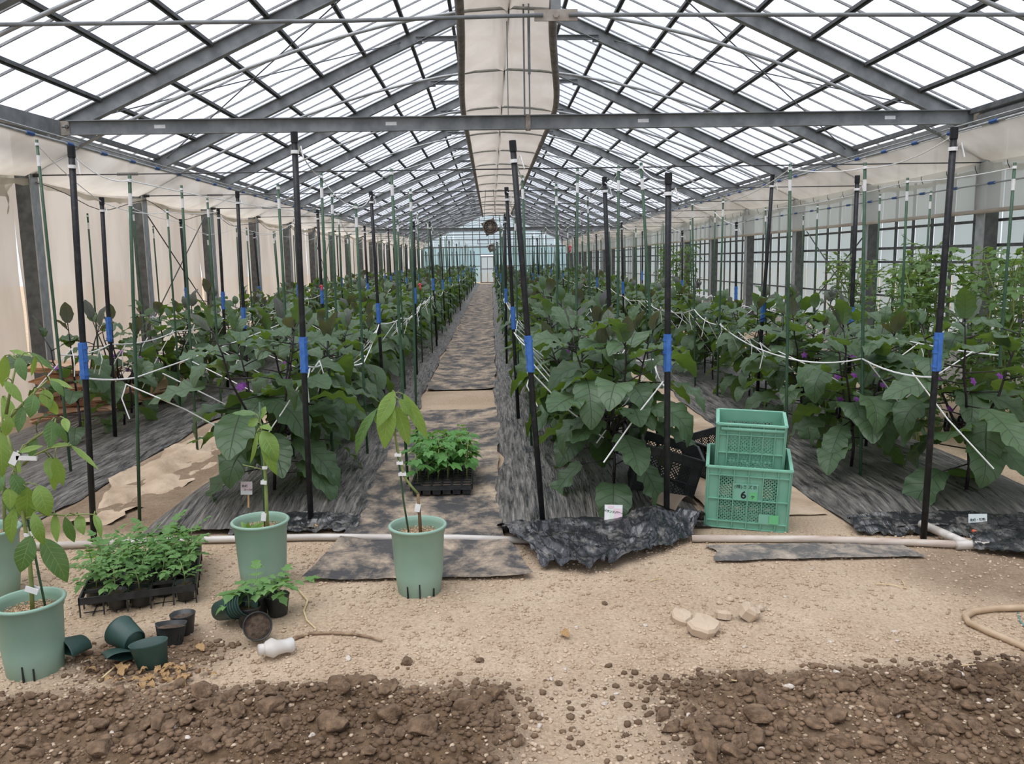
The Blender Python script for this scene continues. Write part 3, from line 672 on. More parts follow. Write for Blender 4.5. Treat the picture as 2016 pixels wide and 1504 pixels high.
# ------------------------------------------------------------------ leaf and plant shapes
def leaf_geo(wl, nl, nw, curl=.8, fold=.15, wave=.05, prof='egg', seed=0, lobes=3):
    V, U = [], []; y = z = 0.; ang = curl*.45; d = 1.0/nl
    for i in range(nl+1):
        t = i/nl
        if prof == 'egg': w = max(0, math.sin(math.pi*min(1, t*.96+.03)**.84))**.66*(1+.055*math.sin(t*lobes*2*math.pi+.6)*math.sin(math.pi*t))*(1-.12*t*t)
        elif prof == 'avo': w = math.sin(math.pi*min(1, t*.985+.012)**.85)**.9
        else: w = math.sin(math.pi*min(1, t*.97+.02)**.6)**.8*(1+.28*math.sin(t*lobes*2*math.pi))
        w = max(w, .012)*wl/2
        for j in range(nw+1):
            s = j/nw*2-1; x = s*w
            zz = z+fold*abs(x)*1.0-(.5*fold)*abs(s)**2*w+wave*(s*s)*math.sin(t*lobes*2*math.pi+seed+(1.5 if s > 0 else 0))*math.sin(math.pi*t)
            V.append((x, y-.12*abs(s)*w*(1 if prof == 'egg' else .3)*(t < .12), zz)); U.append((s*.5+.5, t))
        a = ang-curl*t*1.25; y += d*math.cos(a); z += d*math.sin(a)
    Fc = [(i*(nw+1)+j, i*(nw+1)+j+1, (i+1)*(nw+1)+j+1, (i+1)*(nw+1)+j) for i in range(nl) for j in range(nw)]
    return V, Fc, U
def leaf_mesh(name, mat, *a, **k):
    v, f, u = leaf_geo(*a, **k); return mesh(name, v, f, MT[mat], True, u)
EGG = [leaf_mesh('eggplant_leaf', 'egg', .60, 14, 8, c, fo, wv, 'egg', sd, lobes=4) for c, fo, wv, sd in ((.7, .3, .04, 0), (1.1, .2, .055, 1), (1.5, .35, .05, 2), (.4, .15, .06, 3), (1.9, .25, .055, 4))]
EGGY = [leaf_mesh('eggplant_young_leaf', 'egg_y', .55, 8, 6, c, .35, .03, 'egg', sd) for c, sd in ((.2, 0), (.5, 1))]
EGGGEO = [leaf_geo(.60, 6, 4, c, .25, .055, 'egg', sd) for c, sd in ((.8, 0), (1.2, 1), (1.7, 2))]
AVO = [leaf_mesh('leaf', 'avo', .42, 10, 6, c, .25, .015, 'avo', sd) for c, sd in ((.5, 0), (.9, 1), (.2, 2))]
AVOD = [leaf_mesh('leaf', 'avo_d', .5, 10, 6, c, .25, .02, 'avo', sd) for c, sd in ((.5, 0), (.8, 1), (.2, 2))]
DRY = [leaf_mesh('dry_leaf', 'dryleaf', .5, 7, 5, c, .6, .08, 'avo', sd) for c, sd in ((1.6, 0), (2.4, 1), (.8, 2))]
def compound_geo(npair, nl=4, nw=2, droop=.9, lw=.62, toothed=True):
    V, Fc, U = [], [], []
    def leaflet(base, d, up, L):
        v, f, u = leaf_geo(lw, nl, nw, .7, .2, .03, 'tom' if toothed else 'avo', 1, 2)
        Mx = mat4(basis(d, up), base, L); n = len(V)
        V.extend([Mx@Vector(q) for q in v]); Fc.extend([tuple(i+n for i in q) for q in f]); U.extend(u)
    pts = []; y = z = 0
    for i in range(npair+2):
        t = i/(npair+1); pts.append(Vector((0, y, z))); a = .35-droop*t; y += math.cos(a)/(npair+1); z += math.sin(a)/(npair+1)
    for i in range(1, npair+1):
        L = (.30+.10*math.sin(i*2))*(1.1-.4*abs(i/(npair+1)-.55))
        for s in (-1, 1): leaflet(pts[i], (s, .55, -.15), (0, .15, 1), L)
    leaflet(pts[-2], pts[-1]-pts[-2], (0, 0, 1), .42)
    b = MB(); b.tube(pts, .010, 4, False); n = len(V); V.extend(b.v); Fc.extend([tuple(i+n for i in q) for q in b.f]); U.extend([(.5, .5)]*len(b.v))
    return V, Fc, U
def geo_mesh(name, mat, g): return mesh(name, g[0], g[1], MT[mat], True, g[2])
TOM = [geo_mesh('compound_leaf', 'tom', compound_geo(3, 5, 4, d)) for d in (.7, 1.3, .3)]
TOMG = [compound_geo(3, 3, 2, d) for d in (.8, 1.4, .3)]
def palm_geo(nl=5):
    V, Fc, U = [], [], []
    for a, L in ((0, 1), (.75, .8), (-.75, .8), (1.55, .5), (-1.55, .5)):
        v, f, u = leaf_geo(.55, nl, 2, .6, .2, .02, 'avo', 1, 2)
        Mx = mat4(basis((math.sin(a), math.cos(a), .05), (0, 0, 1)), (0, .0, 0), L); n = len(V)
        V.extend([Mx@Vector(q) for q in v]); Fc.extend([tuple(i+n for i in q) for q in f]); U.extend(u)
    return V, Fc, U
PALM = [geo_mesh('lobed_leaf', 'palm', palm_geo())]
FL = MB()
for k in range(5):
    a = k*2*math.pi/5; d = Vector((math.cos(a), math.sin(a), -.15)); s = Vector((-math.sin(a), math.cos(a), 0))
    FL.add([(0, 0, 0), d*.012+s*.010, d*.026, d*.012-s*.010], [(0, 1, 2, 3)])
FL = FL.me('flower', MT['flower'])
FRU = MB(); FRU.lathe([(.001, 0), (.012, -.004), (.017, -.02), (.021, -.05), (.019, -.075), (.008, -.088), (.001, -.09)], 10); FRU.tube([(0, 0, -.004), (0, .01, .03)], .004, 5)
FRU = FRU.me('fruit', MT['fruit'], True)
def gen_egg(R, h=1.0, nb=3, dense=1.0, lf=1.0, sf=1.0):
    tubes, leaves, flowers, fruits = [], [], [], []
    fork = .26+R.random()*.10; a0 = R.random()*6.28
    tubes.append(([(0, 0, 0), (.01, .0, fork*.5), (.0, .01, fork)], [.011, .010, .009]))
    def leaf(base, az, el, L, young=False, pet=.09):
        L *= lf if not young else 1; pet *= lf
        d = Vector((math.cos(az)*math.cos(el*.6+.35), math.sin(az)*math.cos(el*.6+.35), math.sin(el*.6+.35)))
        p1 = Vector(base)+d*pet*.6; p2 = Vector(base)+d*pet+Vector((math.cos(az), math.sin(az), 0))*pet*.15
        tubes.append(([base, p1, p2], [.0045, .004, .0032]))
        ld = Vector((math.cos(az)*math.cos(el), math.sin(az)*math.cos(el), math.sin(el)))
        leaves.append((p2, ld, Vector((-math.cos(az)*math.sin(el), -math.sin(az)*math.sin(el), math.cos(el)))+Vector((R.uniform(-.35, .35), R.uniform(-.35, .35), 0)), L, young))
    for k in range(int(4*dense)):
        leaf((0, 0, .12+.045*k), a0+k*2.4, R.uniform(-1.0, -.25), R.uniform(.25, .33), False, .14)
    for bi in range(nb):
        az = a0+bi*2*math.pi/nb+R.uniform(-.3, .3); spread = R.uniform(.16, .30)*sf; top = h*R.uniform(.84, 1.0)
        pts = [Vector((math.cos(az)*spread*(t**.7), math.sin(az)*spread*(t**.7), fork+(top-fork)*t)) for t in (0, .2, .4, .6, .8, 1)]
        pts = [p+Vector((R.uniform(-.015, .015), R.uniform(-.015, .015), 0)) if i else p for i, p in enumerate(pts)]
        tubes.append((pts, [.009, .008, .007, .006, .005, .0035]))
        n = int(9*dense)
        for k in range(n):
            t = (k+.6)/n; q = t*5; i = min(4, int(q)); p = pts[i].lerp(pts[i+1], q-i)
            laz = az+k*2.399+R.uniform(-.3, .3)
            if t < .62: leaf(p, laz, R.uniform(-.85, .1), R.uniform(.24, .34), False, R.uniform(.09, .15))
            elif t < .9: leaf(p, laz, R.uniform(-.3, .5), R.uniform(.19, .27), False, .07)
            else: leaf(p, laz, R.uniform(.5, 1.1), R.uniform(.13, .19), R.random() < .6, .03)
        leaf(pts[-1], az, 1.25, R.uniform(.13, .18), R.random() < .7, .02)
        for t in (.3, .55):
            if R.random() < .6: q = t*5; i = int(q); p = pts[i].lerp(pts[i+1], q-i); flowers.append(p+Vector((math.cos(az+2), math.sin(az+2), -.2))*.05)
        if R.random() < .5: fruits.append(pts[1]+Vector((math.cos(az+1), math.sin(az+1), 0))*.04)
    return tubes, leaves, flowers, fruits
def near_egg(loc, label, seed, h=1.0, group=None, nb=3, dense=1.15, lf=1.0, sf=1.0):
    R = random.Random(seed); t = thing('eggplant', label, 'plant', loc, group=group)
    tubes, leaves, fl, fr = gen_egg(R, h, nb, dense, lf, sf)
    b = MB()
    for p, r in tubes: b.tube(p, r, 6)
    b.obj('stem', MT['egg_stem'], t, True)
    for p, d, u, L, y in leaves:
        me = R.choice(EGGY) if y else R.choice(EGG)
        put('young_leaf' if y else 'leaf', me, t, mat4(basis(d, u), p, L))
    for p in fl: put('flower', FL, t, mat4(basis((R.uniform(-1, 1), -.6, -.5), (R.uniform(-.3, .3), -1, .2)), p, 1.1))
    for p in fr: put('fruit', FRU, t, Matrix.Translation(p))
    return t
FAR = []
for sd in range(7):
    R = random.Random(900+sd); tubes, leaves, fl, fr = gen_egg(R, 1.0, 3, 1.35, 1.05); b = MB()
    for p, r in tubes: b.tube(p, r, 4, False)
    stem = b.me('stem', MT['egg_stem'], True)
    V, Fc, U, mi = [], [], [], []
    for p, d, u, L, y in leaves:
        v, f, uv = R.choice(EGGGEO); Mx = mat4(basis(d, u), p, L); n = len(V)
        V += [Mx@Vector(q) for q in v]; Fc += [tuple(i+n for i in q) for q in f]; U += uv; mi += [1 if y else 0]*len(f)
    fol = mesh('foliage', V, Fc, None, True, U, [MT['egg'], MT['egg_y']], mi)
    FAR.append((stem, fol, fl))
def far_egg(loc, label, group, R, parts=True):
    stem, fol, fl = R.choice(FAR); s = R.uniform(.88, 1.08)
    t = thing('eggplant', label, 'plant', loc, R.random()*6.28, group); t.scale = (s, s, s*R.uniform(.92, 1.05))
    put('stem', stem, t); put('foliage', fol, t)
    if parts:
        for p in fl[:2]: put('flower', FL, t, Matrix.Translation(p))
# rows of eggplants
ROWS = [(-3.36, 6.75, 'wall', 'bushy eggplant in the row along the beige film wall', 3, .92),
        (-1.42, 5.05, 'mat', 'bushy eggplant in the row between the rumpled ground sheet and the weed mat path', 3, .98),
        (.66, 4.86, 'crate', 'bushy eggplant in the row between the weed mat path and the crates', 4, .98),
        (2.62, 4.72, 'tom', 'bushy eggplant in the row next to the tall tomatoes', 4, .98)]
NEARLAB = {
 'wall': ['eggplant beside the stack of brown paper bags', 'eggplant behind the bags, first past the thin black pole', 'third eggplant from the paper bags along the film wall'],
 'mat': ['large leaved eggplant at the row end beside the small pink card', 'second eggplant behind the one with the small pink card', 'third eggplant behind the one with the small pink card'],
 'crate': ['large leaved eggplant at the row end above the pink and green card', 'second eggplant behind the pink and green card', 'third eggplant behind the pink and green card', 'fourth eggplant behind the pink and green card'],
 'tom': ['large leaved eggplant at the row end above the white and blue card', 'eggplant beside the green crates at the bed edge', 'third eggplant behind the white and blue card', 'fourth eggplant behind the white and blue card']}
for (x, ys_, key, lab, nn, hh) in ROWS:
    R = random.Random(hash(key) % 1 + len(key)*77); y = ys_; i = 0
    while y < 54:
        dx = .10*math.sin(i*2.1)+R.uniform(-.06, .06); zb = .10
        if i < nn:
            px = x+dx
            if key == 'tom': px = (2.80, 2.36, 2.72, 2.45)[i]
            near_egg((px, y, zb), NEARLAB[key][i], 300+len(key)*31+i*7, hh*R.uniform(.94, 1.06), 'eggplants at the row ends', dense=.75 if key == 'wall' else 1.25, lf=.95 if key == 'wall' else (1.22 if i == 0 else 1.1), sf=1.0 if key == 'wall' else (1.35 if i == 0 else 1.1), nb=4 if i == 0 and key != 'wall' else 3)
        else: far_egg((x+dx, y, zb), lab, {'wall': 'eggplants along the beige film wall', 'mat': 'eggplants between ground sheet and weed mat', 'crate': 'eggplants between weed mat and crates', 'tom': 'eggplants next to the tall tomatoes'}[key], R, y < 20)
        y += .58 if y < 28 else .82; i += 1

# ------------------------------------------------------------------ poles and stakes
NOTE = {'L2l': 'close to the beige film wall', 'L2r': 'in the row along the beige film wall', 'L1l': 'on the ground sheet side of the second row', 'L1r': 'along the weed mat path on the ground sheet side', 'R1l': 'along the weed mat path on the crate side', 'R1r': 'on the crate side of the row', 'R2l': 'on the path side of the tomato-side row', 'R2r': 'close to the glazed wall'}
STR = {}; RODS = []
def rod(kind, base, top, label, group, seed, detail=True, line=None, coup=1.0):
    base, top = Vector(base), Vector(top); R = random.Random(seed); d = top-base; L = d.length
    black = kind == 'black'
    t = thing('support_pole' if black else 'plant_stake', label, 'pole' if black else 'stake', base, group=group)
    r = .0165 if black else .0098
    b = MB(); pts = [d*0-d.normalized()*.02, d*.33+Vector((R.uniform(-.006, .006), 0, 0)), d*.66, d]
    b.tube(pts, r, 10 if detail else 6); 
    if black: b.obj('pipe', MT['pole'], t, True)
    else: b.obj('rod', MT['stake'], t, True)
    if black:
        c = MB(); u = d.normalized(); q = u*coup
        c.tube([q-u*.10, q+u*.10], r*1.32, 10)
        if detail:
            for e in (-.075, .0, .07): c.tube([q+u*(e-.006), q+u*(e+.006)], r*1.55, 10)
            c.box(q+Vector((0, -r*1.25, 0)), (.022, .010, .19))
        c.obj('coupler', MT['coupler'], t)
        c = MB(); c.tube([d-u*.05, d+u*.006], r*1.18, 10); c.obj('cap', MT['pole'], t)
    if detail:
        c = MB(); u = d.normalized(); e = .09 if black else .02
        c.tube([d-u*(e+.018), d-u*e], r*1.35, 8)
        if black: c.tube([d-u*(e+.01)+Vector((r, 0, 0)), d-u*(e-.02)+Vector((.035, -.01, .0)), d-u*(e+.05)+Vector((.05, -.02, 0))], .004, 5)
        c.obj('tie', MT['twine'], t)
        if not black:
            c = MB(); c.tube([d-u*.17, d-u*.10], r*1.12, 8); c.obj('label_tape', MT['tape'], t)
    RODS.append((t, base, top))
    if line: STR.setdefault(line, []).append((base, top))
    return t
def rod_px(kind, b, tp, label, group, line=None):
    B = G(*b); T = AT(*tp, B.y); return rod(kind, B, T, label, group, int(b[0]), True, line)
GB, GG = 'black poles with blue couplers', 'green plant stakes'
rod_px('black', (185, 1060), (140, 290), 'scuffed black pole with blue coupler beside the leafy potted trees', GB, 'L1l')
rod_px('black', (613, 1040), (579, 262), 'scuffed grey-black pole with blue coupler at the weed mat corner, behind a green pot', GB, 'L1r')
rod_px('black', (1070, 1045), (1009, 279), 'leaning black pole with faded blue coupler at the weed mat edge', GB, 'R1l')
rod_px('black', (1312, 1050), (1316, 343), 'black pole with blue coupler just beside the black crates', GB, 'R1r')
rod_px('black', (1818, 1060), (1879, 253), 'leaning black pole with blue coupler standing at the muddy pipe', GB, 'R2l')
rod_px('black', (228, 885), (200, 390), 'thin black pole with blue coupler in front of the paper bags', GB, 'L2r')
rod_px('black', (757, 810), (730, 378), 'second black pole along the weed mat edge opposite the leaning poles', GB, 'L1r')
rod_px('black', (1022, 845), (997, 370), 'second leaning black pole along the weed mat edge', GB, 'R1l')
rod_px('black', (1488, 820), (1521, 345), 'leaning black pole with blue coupler right behind the stacked green crates', GB, 'R2l')
rod_px('black', (490, 830), (467, 378), 'black pole with blue coupler among leaves by the rumpled ground sheet', GB, 'L1l')
def rod_top(kind, px, py, label, group, line, h=2.10, lean=0):
    T = G(px, py, h); B = Vector((T.x+lean, T.y, gz(T.x, T.y))); return rod(kind, B, T, label, group, int(px), True, line)
rod_top('black', 1190, 350, 'second black pole beside the footpath sheet, among the leaves behind the crates', GB, 'R1r', lean=.08)
rod_top('black', 1688, 347, 'straight black pole between the tall tomatoes and the eggplants', GB, 'R2r')
for b_, t_, lab, ln in (((142, 954), (72, 275), 'green stake with white tape near the leafy potted tree', 'L2r'), ((275, 1025), (255, 345), 'green stake standing in the soil beside the ground sheet end', 'L1l'),
      ((655, 930), (632, 340), 'green stake close behind the pole at the weed mat corner', 'L1r'), ((725, 915), (700, 400), 'thin green stake on the film edge beside the potted sapling', 'L1r'),
      ((1300, 950), (1262, 320), 'bright green stake close behind the pole beside the black crates', 'R1r'), ((1693, 968), (1703, 320), 'bright green stake in front of the eggplant beside the green crates', 'R2l')):
    rod_px('green', b_, t_, lab, GG, ln)
for px, py, ln in ((172, 420, 'L2l'), (357, 365, 'L1l'), (408, 390, 'L1l'), (301, 445, 'L2l'), (547, 362, 'L1l'), (653, 378, 'L1l'), (770, 332, 'L1r'), (808, 372, 'L1r'), (1028, 345, 'R1l'), (1095, 362, 'R1r'),
      (1137, 332, 'R1r'), (1218, 326, 'R1r'), (1424, 392, 'R2l'), (1556, 322, 'R2l'), (1787, 350, 'R2r'), (1733, 382, 'R2r'), (1833, 376, 'R2r'), (1998, 320, 'R2r'), (1582, 420, 'R2r'), (1610, 402, 'R2r')):
    rod_top('green', px, py, 'thin green stake '+NOTE[ln], 'green stakes '+NOTE[ln], ln, 2.05+.1*rng.random(), rng.uniform(-.03, .05))
LINES = {'L2l': (-3.95, 9.5), 'L2r': (-3.08, 8.2), 'L1l': (-2.1, 9.2), 'L1r': (-.98, 9.2), 'R1l': (.22, 8.6), 'R1r': (1.08, 9.0), 'R2l': (2.2, 9.0), 'R2r': (3.35, 10.0)}
for ln, (x, y) in LINES.items():
    R = random.Random(ln); i = R.randrange(3)
    while y < 53:
        xx = x+R.uniform(-.05, .05); lx = R.uniform(-.08, .03); h = R.uniform(1.95, 2.2)
        if i % 3 == 0: rod('black', (xx, y, .08), (xx+lx*.8, y, h), 'black pole with blue coupler '+NOTE[ln], 'black poles '+NOTE[ln], i, y < 16, ln, R.uniform(.92, 1.05))
        else: rod('green', (xx, y, .08), (xx+lx, y, h), 'thin green stake '+NOTE[ln], 'green stakes '+NOTE[ln], i, y < 16, ln)
        y += R.uniform(1.0, 1.4) if y < 25 else R.uniform(1.5, 2.0); i += 1

# ------------------------------------------------------------------ white twine strung between the poles
def sagline(a, e, sag, n=6):
    return [a.lerp(e, i/n)-Vector((0, 0, sag*4*(i/n)*(1-i/n))) for i in range(n+1)]
TW = {'L2l': 'on the poles nearest the film wall', 'L2r': 'on the poles beside the paper bags', 'L1l': 'on the poles beside the ground sheet', 'L1r': 'on weed mat poles facing the leaning poles', 'R1l': 'on the leaning poles along the weed mat', 'R1r': 'on the poles by the black crates', 'R2l': 'on the poles behind the green crates', 'R2r': 'on the poles among the tomatoes'}
for ln, ps in STR.items():
    ps = sorted(ps, key=lambda q: q[0].y); ps = [p for p in ps if p[0].y < 34 and (p[0].y < 5 or abs(p[0].x-LINES[ln][0]) < .26)]
    o = ps[0][0].copy(); R = random.Random(ln+'t')
    def along(fr):
        out = []
        for (b0, t0), (b1, t1) in zip(ps[:-1], ps[1:]):
            seg = sagline(b0.lerp(t0, fr(t0)), b1.lerp(t1, fr(t1)), R.uniform(.01, .05)); out += seg if not out else seg[1:]
        return [p-o for p in out]
    t = thing('twine', 'white twine strung from top to top '+TW[ln], 'twine', o, group='twine at the pole tops')
    b = MB(); b.tube(along(lambda q: .985), .0036, 5); b.obj('cord', MT['twine'], t)
    t = thing('twine', 'white twine at leaf height strung '+TW[ln], 'twine', o, group='twine at leaf height')
    b = MB(); b.tube(along(lambda q: .41+.02*math.sin(q.y*3)), .0050, 5); b.obj('cord', MT['twine'], t)
    rowx = {'L2': -3.42, 'L1': -1.42, 'R1': .66, 'R2': 2.62}[ln[:2]]
    y = ps[0][0].y+.25
    while y < 14:
        seg = [(a, c) for a, c in zip(ps[:-1], ps[1:]) if a[0].y <= y <= c[0].y]
        if seg:
            (b0, t0), (b1, t1) = seg[0]; f = (y-b0.y)/max(1e-3, b1.y-b0.y)
            p = b0.lerp(t0, .41).lerp(b1.lerp(t1, .41), f); q = Vector((rowx+R.uniform(-.08, .08), y+R.uniform(-.25, .3), R.uniform(.32, .5)))
            m_ = p.lerp(q, .45)+Vector((0, 0, R.uniform(-.03, .03)))
            b = MB(); b.tube([p-o, m_-o, q-o], .0042, 5); b.obj('sling', MT['twine'], t)
            if R.random() < .5:
                b = MB(); b.tube([p-o, p-o+Vector((R.uniform(-.03, .03), -.02, -.08)), p-o+Vector((R.uniform(-.05, .05), -.02, -.2))], .0038, 5); b.obj('loose_end', MT['twine'], t)
        y += R.uniform(.4, .65)
RB = MB(); RB.tube([(-.03, -.02, .0), (.0, -.03, .035), (.035, -.02, .01)], [.010, .016, .010], 6); RB.tube([(0, -.02, .03), (.01, -.03, -.03), (.0, -.02, -.07)], [.012, .016, .012], 6); RB = RB.me('ribbon', MT['red'], True)
def pix(P):
    q = np.array(P)-np.array([0, 0, EYE]); z = q@_f; return np.array([1008+FPX*(q@_r)/z, 752-FPX*(q@_u)/z])
for (px, py) in ((1012, 523), (1120, 490), (1208, 556), (829, 563), (636, 564), (1145, 545)):
    best = None
    for t, B, T in RODS:
        if not 9 < B.y < 26: continue
        for f in np.linspace(.4, .97, 20):
            d = np.hypot(*(pix(B.lerp(T, f))-np.array([px, py])))
            if best is None or d < best[0]: best = (d, t, (T-B)*float(f), B.y)
    o = put('ribbon', RB, best[1], mat4(Matrix.Identity(3), best[2], best[3]/14)); o['label'] = 'pink ribbon'

# ------------------------------------------------------------------ tall green pots with saplings
CAMP = Vector((0, 0, EYE))
def pot_parts(t, soil_mat='gravel', rr=.131, br=.098, h=.315, slots=((-.5,), (.35,), (1.0,))):
    b = MB(); b.lathe([(br*.96, .0), (br, .004), (br+.33*(rr-br), .10), (rr-.012, h-.035), (rr-.008, h-.03), (rr-.006, h-.012), (rr, h-.008), (rr+.003, h), (rr-.004, h+.006), (rr-.012, h+.003), (rr-.014, h-.02), (rr-.024, h-.09)], 48)
    b.add([(math.cos(a)*br*.96, math.sin(a)*br*.96, .001) for a in [2*math.pi*k/24 for k in range(24)]], [tuple(range(24))])
    p = b.obj('pot', MT['pot'], t, True)
    for (a,) in slots:
        L = .055+.02*math.sin(a*7); b = MB(); az = -math.pi/2+a
        rad = br+.33*(rr-br)*.35
        b.box((math.cos(az)*(rad-.001), math.sin(az)*(rad-.001), L/2+.004), (.006, .010, L), Matrix.Rotation(az+math.pi/2, 3, 'Z')); b.obj('drain_slot', MT['slot'], p)
    b = MB(); R = random.Random(int(rr*1e4)+len(t.name))
    b.lathe([(rr-.02, h-.05), (.07, h-.042), (.03, h-.038), (.001, h-.036)], 30); b.obj('grit', MT[soil_mat], t, True)
    bm_v, bm_f = ROCK[0]
    V, F_ = joined(bm_v, bm_f, [np.array(mat4(Matrix.Rotation(R.random()*6, 3, 'Z'), (math.cos(a)*q, math.sin(a)*q, h-.036), R.uniform(.003, .006))) for a, q in [(R.random()*6.28, (rr-.026)*math.sqrt(R.random())) for _ in range(420)]])
    o = put('pumice', mesh_np('pumice', V, F_, MT['gravel'], False), t); o['kind'] = 'stuff'
    return p
def ico(sub, seed, amp=.25, cuts=7):
    bm = bmesh.new(); bmesh.ops.create_icosphere(bm, subdivisions=sub, radius=1.0); R = np.random.default_rng(seed)
    v = np.array([q.co[:] for q in bm.verts]); f = np.array([[w.index for w in q.verts] for q in bm.faces]); bm.free()
    k = R.normal(size=(7, 3)); ph = R.random(7)*6; d = sum(np.sin(v@k[i]*1.6+ph[i]) for i in range(7))/7
    v = v*(1+amp*d*1.6)[:, None]
    for _ in range(cuts):
        nn = R.normal(size=3); nn /= np.linalg.norm(nn); v = v-np.maximum(0, v@nn-R.uniform(.5, .85))[:, None]*nn
    v = v*(1+R.normal(size=len(v))*amp*.16)[:, None]*np.array([1, R.uniform(.7, .95), R.uniform(.55, .8)]); return v, f
ROCK = [ico(1, s, .22) for s in range(5)]
ROCK2 = [ico(2, s+20, .26) for s in range(6)]
ROCK3 = [ico(3, s+40, .22) for s in range(6)]
def sapling(name, label, loc, pot_kw, stems, leaves, Y, mats, stake=None, tapes=(), group='tall green pots with saplings', seed=1, dy=.1):
    t = thing(name, label, 'potted plant', loc, group=group); L0 = Vector(loc); R = random.Random(seed)
    pot_parts(t, **pot_kw)
    SP = []
    for pts, rads, m in stems:
        P = [AT(*p[:2], Y+(p[2] if len(p) > 2 else 0)) for p in pts]; SP += [p.lerp(q, i/6) for p, q in zip(P[:-1], P[1:]) for i in range(7)]
        b = MB(); b.tube([p-L0 for p in P], rads, 8); b.obj('stem', MT[m], t, True)
    if stake:
        P = [AT(*p, Y+.02) for p in stake]; b = MB(); b.tube([p-L0 for p in P], .0045, 8); b.obj('stake', MT['stake'], t, True)
    pet = MB(); npet = 0
    for (bx, by, tx, ty, w) in leaves:
        o = R.uniform(-dy, dy); B = AT(bx, by, Y+o*.5); T = AT(tx, ty, Y+o*.5+R.uniform(-.05, .03)); d = T-B; L = d.length
        n = (CAMP-B).normalized()*.75+Vector((R.uniform(-.4, .4), 0, .65)); me = R.choice(MT_LEAF[mats[0] if R.random() < mats[1] else mats[2]])
        wm = w*.88*(Y+.1)/FPX; asp = .42 if me in AVO else .5
        put('leaf', me, t, mat4(basis(d, n), B-L0, (wm/asp, L*1.05, L)))
        if SP:
            q = min(SP, key=lambda s: (s-B).length+max(0, s.z-B.z-.08)*.5)
            if (q-B).length < .22: pet.tube([q-L0, q.lerp(B, .55)+Vector((0, 0, .012))-L0, B-L0], .0022, 5); npet += 1
    if npet: pet.obj('petiole', MT['gstem'], t, True)
    for (px, py, w, h, ang) in tapes:
        p = AT(px, py, Y-.012); s = Y/FPX; b = MB()
        R3 = Matrix.Rotation(ang, 3, 'Y'); b.box(p-L0, (w*s, .003, h*s), R3); b.box(p-L0+Vector((0, .02, 0)), (w*s*.8, .003, h*s), R3); b.obj('tape', MT['tape'], t)
    return t
MT_LEAF = {'a': AVO, 'd': AVOD}
def GP(px, py, dy):
    g = G(px, py); k = (g.y+dy)/g.y; return (g.x*k, g.y+dy, gz(g.x*k, g.y+dy))
P3 = GP(827, 1180, .085)
sapling('potted_sapling', 'tall green pot on the weed mat flap, its sapling has a few drooping leaves', P3, dict(slots=((-.45,), (.1,), (.75,))),
  [([(828, 1052), (826, 1015), (824, 995), (823, 972)], [.0085, .0075, .007, .007], 'bstem'), ([(823, 972), (808, 955), (797, 940), (787, 905), (779, 865), (772, 800), (770, 778)], [.006, .0055, .0055, .005, .005, .0045, .004], 'gstem')],
  [(766, 786, 757, 880, 44), (780, 800, 804, 874, 36), (741, 806, 697, 896, 24), (795, 776, 841, 862, 27), (776, 770, 744, 838, 34), (786, 786, 810, 818, 26), (744, 812, 742, 836, 16)],
  P3[1], ('a', .8, 'd'), [(805, 1050), (795, 990), (786, 915), (779, 865)], [(783, 896, 13, 6, .1), (787, 912, 13, 6, .05), (792, 934, 16, 6, 0), (822, 1000, 11, 16, .2)], seed=3)
P2 = GP(521, 1166, .085)
sapling('potted_sapling', 'tall green pot with a thin staked sapling and weeds, behind the small black pots', P2, dict(slots=((.9,),)),
  [([(526, 1050), (525, 1000), (523, 950), (520, 900), (517, 862), (513, 838)], [.0095, .009, .008, .007, .006, .004], 'gstem'), ([(521, 925), (500, 920), (478, 915)], [.003, .0025, .002], 'gstem')],
  [(505, 815, 458, 813, 16), (509, 826, 488, 838, 22), (513, 825, 522, 800, 18), (516, 848, 547, 908, 38), (509, 850, 528, 905, 22), (517, 866, 545, 935, 26), (506, 850, 493, 915, 10), (515, 838, 534, 846, 18)],
  P2[1], ('a', .9, 'd'), [(522, 1050), (517, 930), (511, 792)], [(521, 921, 10, 6, 0), (519, 950, 12, 8, .1), (519, 1018, 10, 16, .15)], seed=5)
t = bpy.data.objects['potted_sapling.001']
for k in range(7):
    put('weed_leaf', leaf_mesh('weed_leaf', 'weed', .35, 5, 4, .6, .2, .02, 'avo', k) if k == 0 else bpy.data.meshes['weed_leaf'], t, mat4(basis((math.cos(k*2.4), math.sin(k*2.4)*.6, .9), (0, -1, .5)), (-.055+.008*k, -.04, .275), .05+.012*(k % 3)))
P1 = GP(73, 1340, .09); P1 = (P1[0], P1[1], -.012)
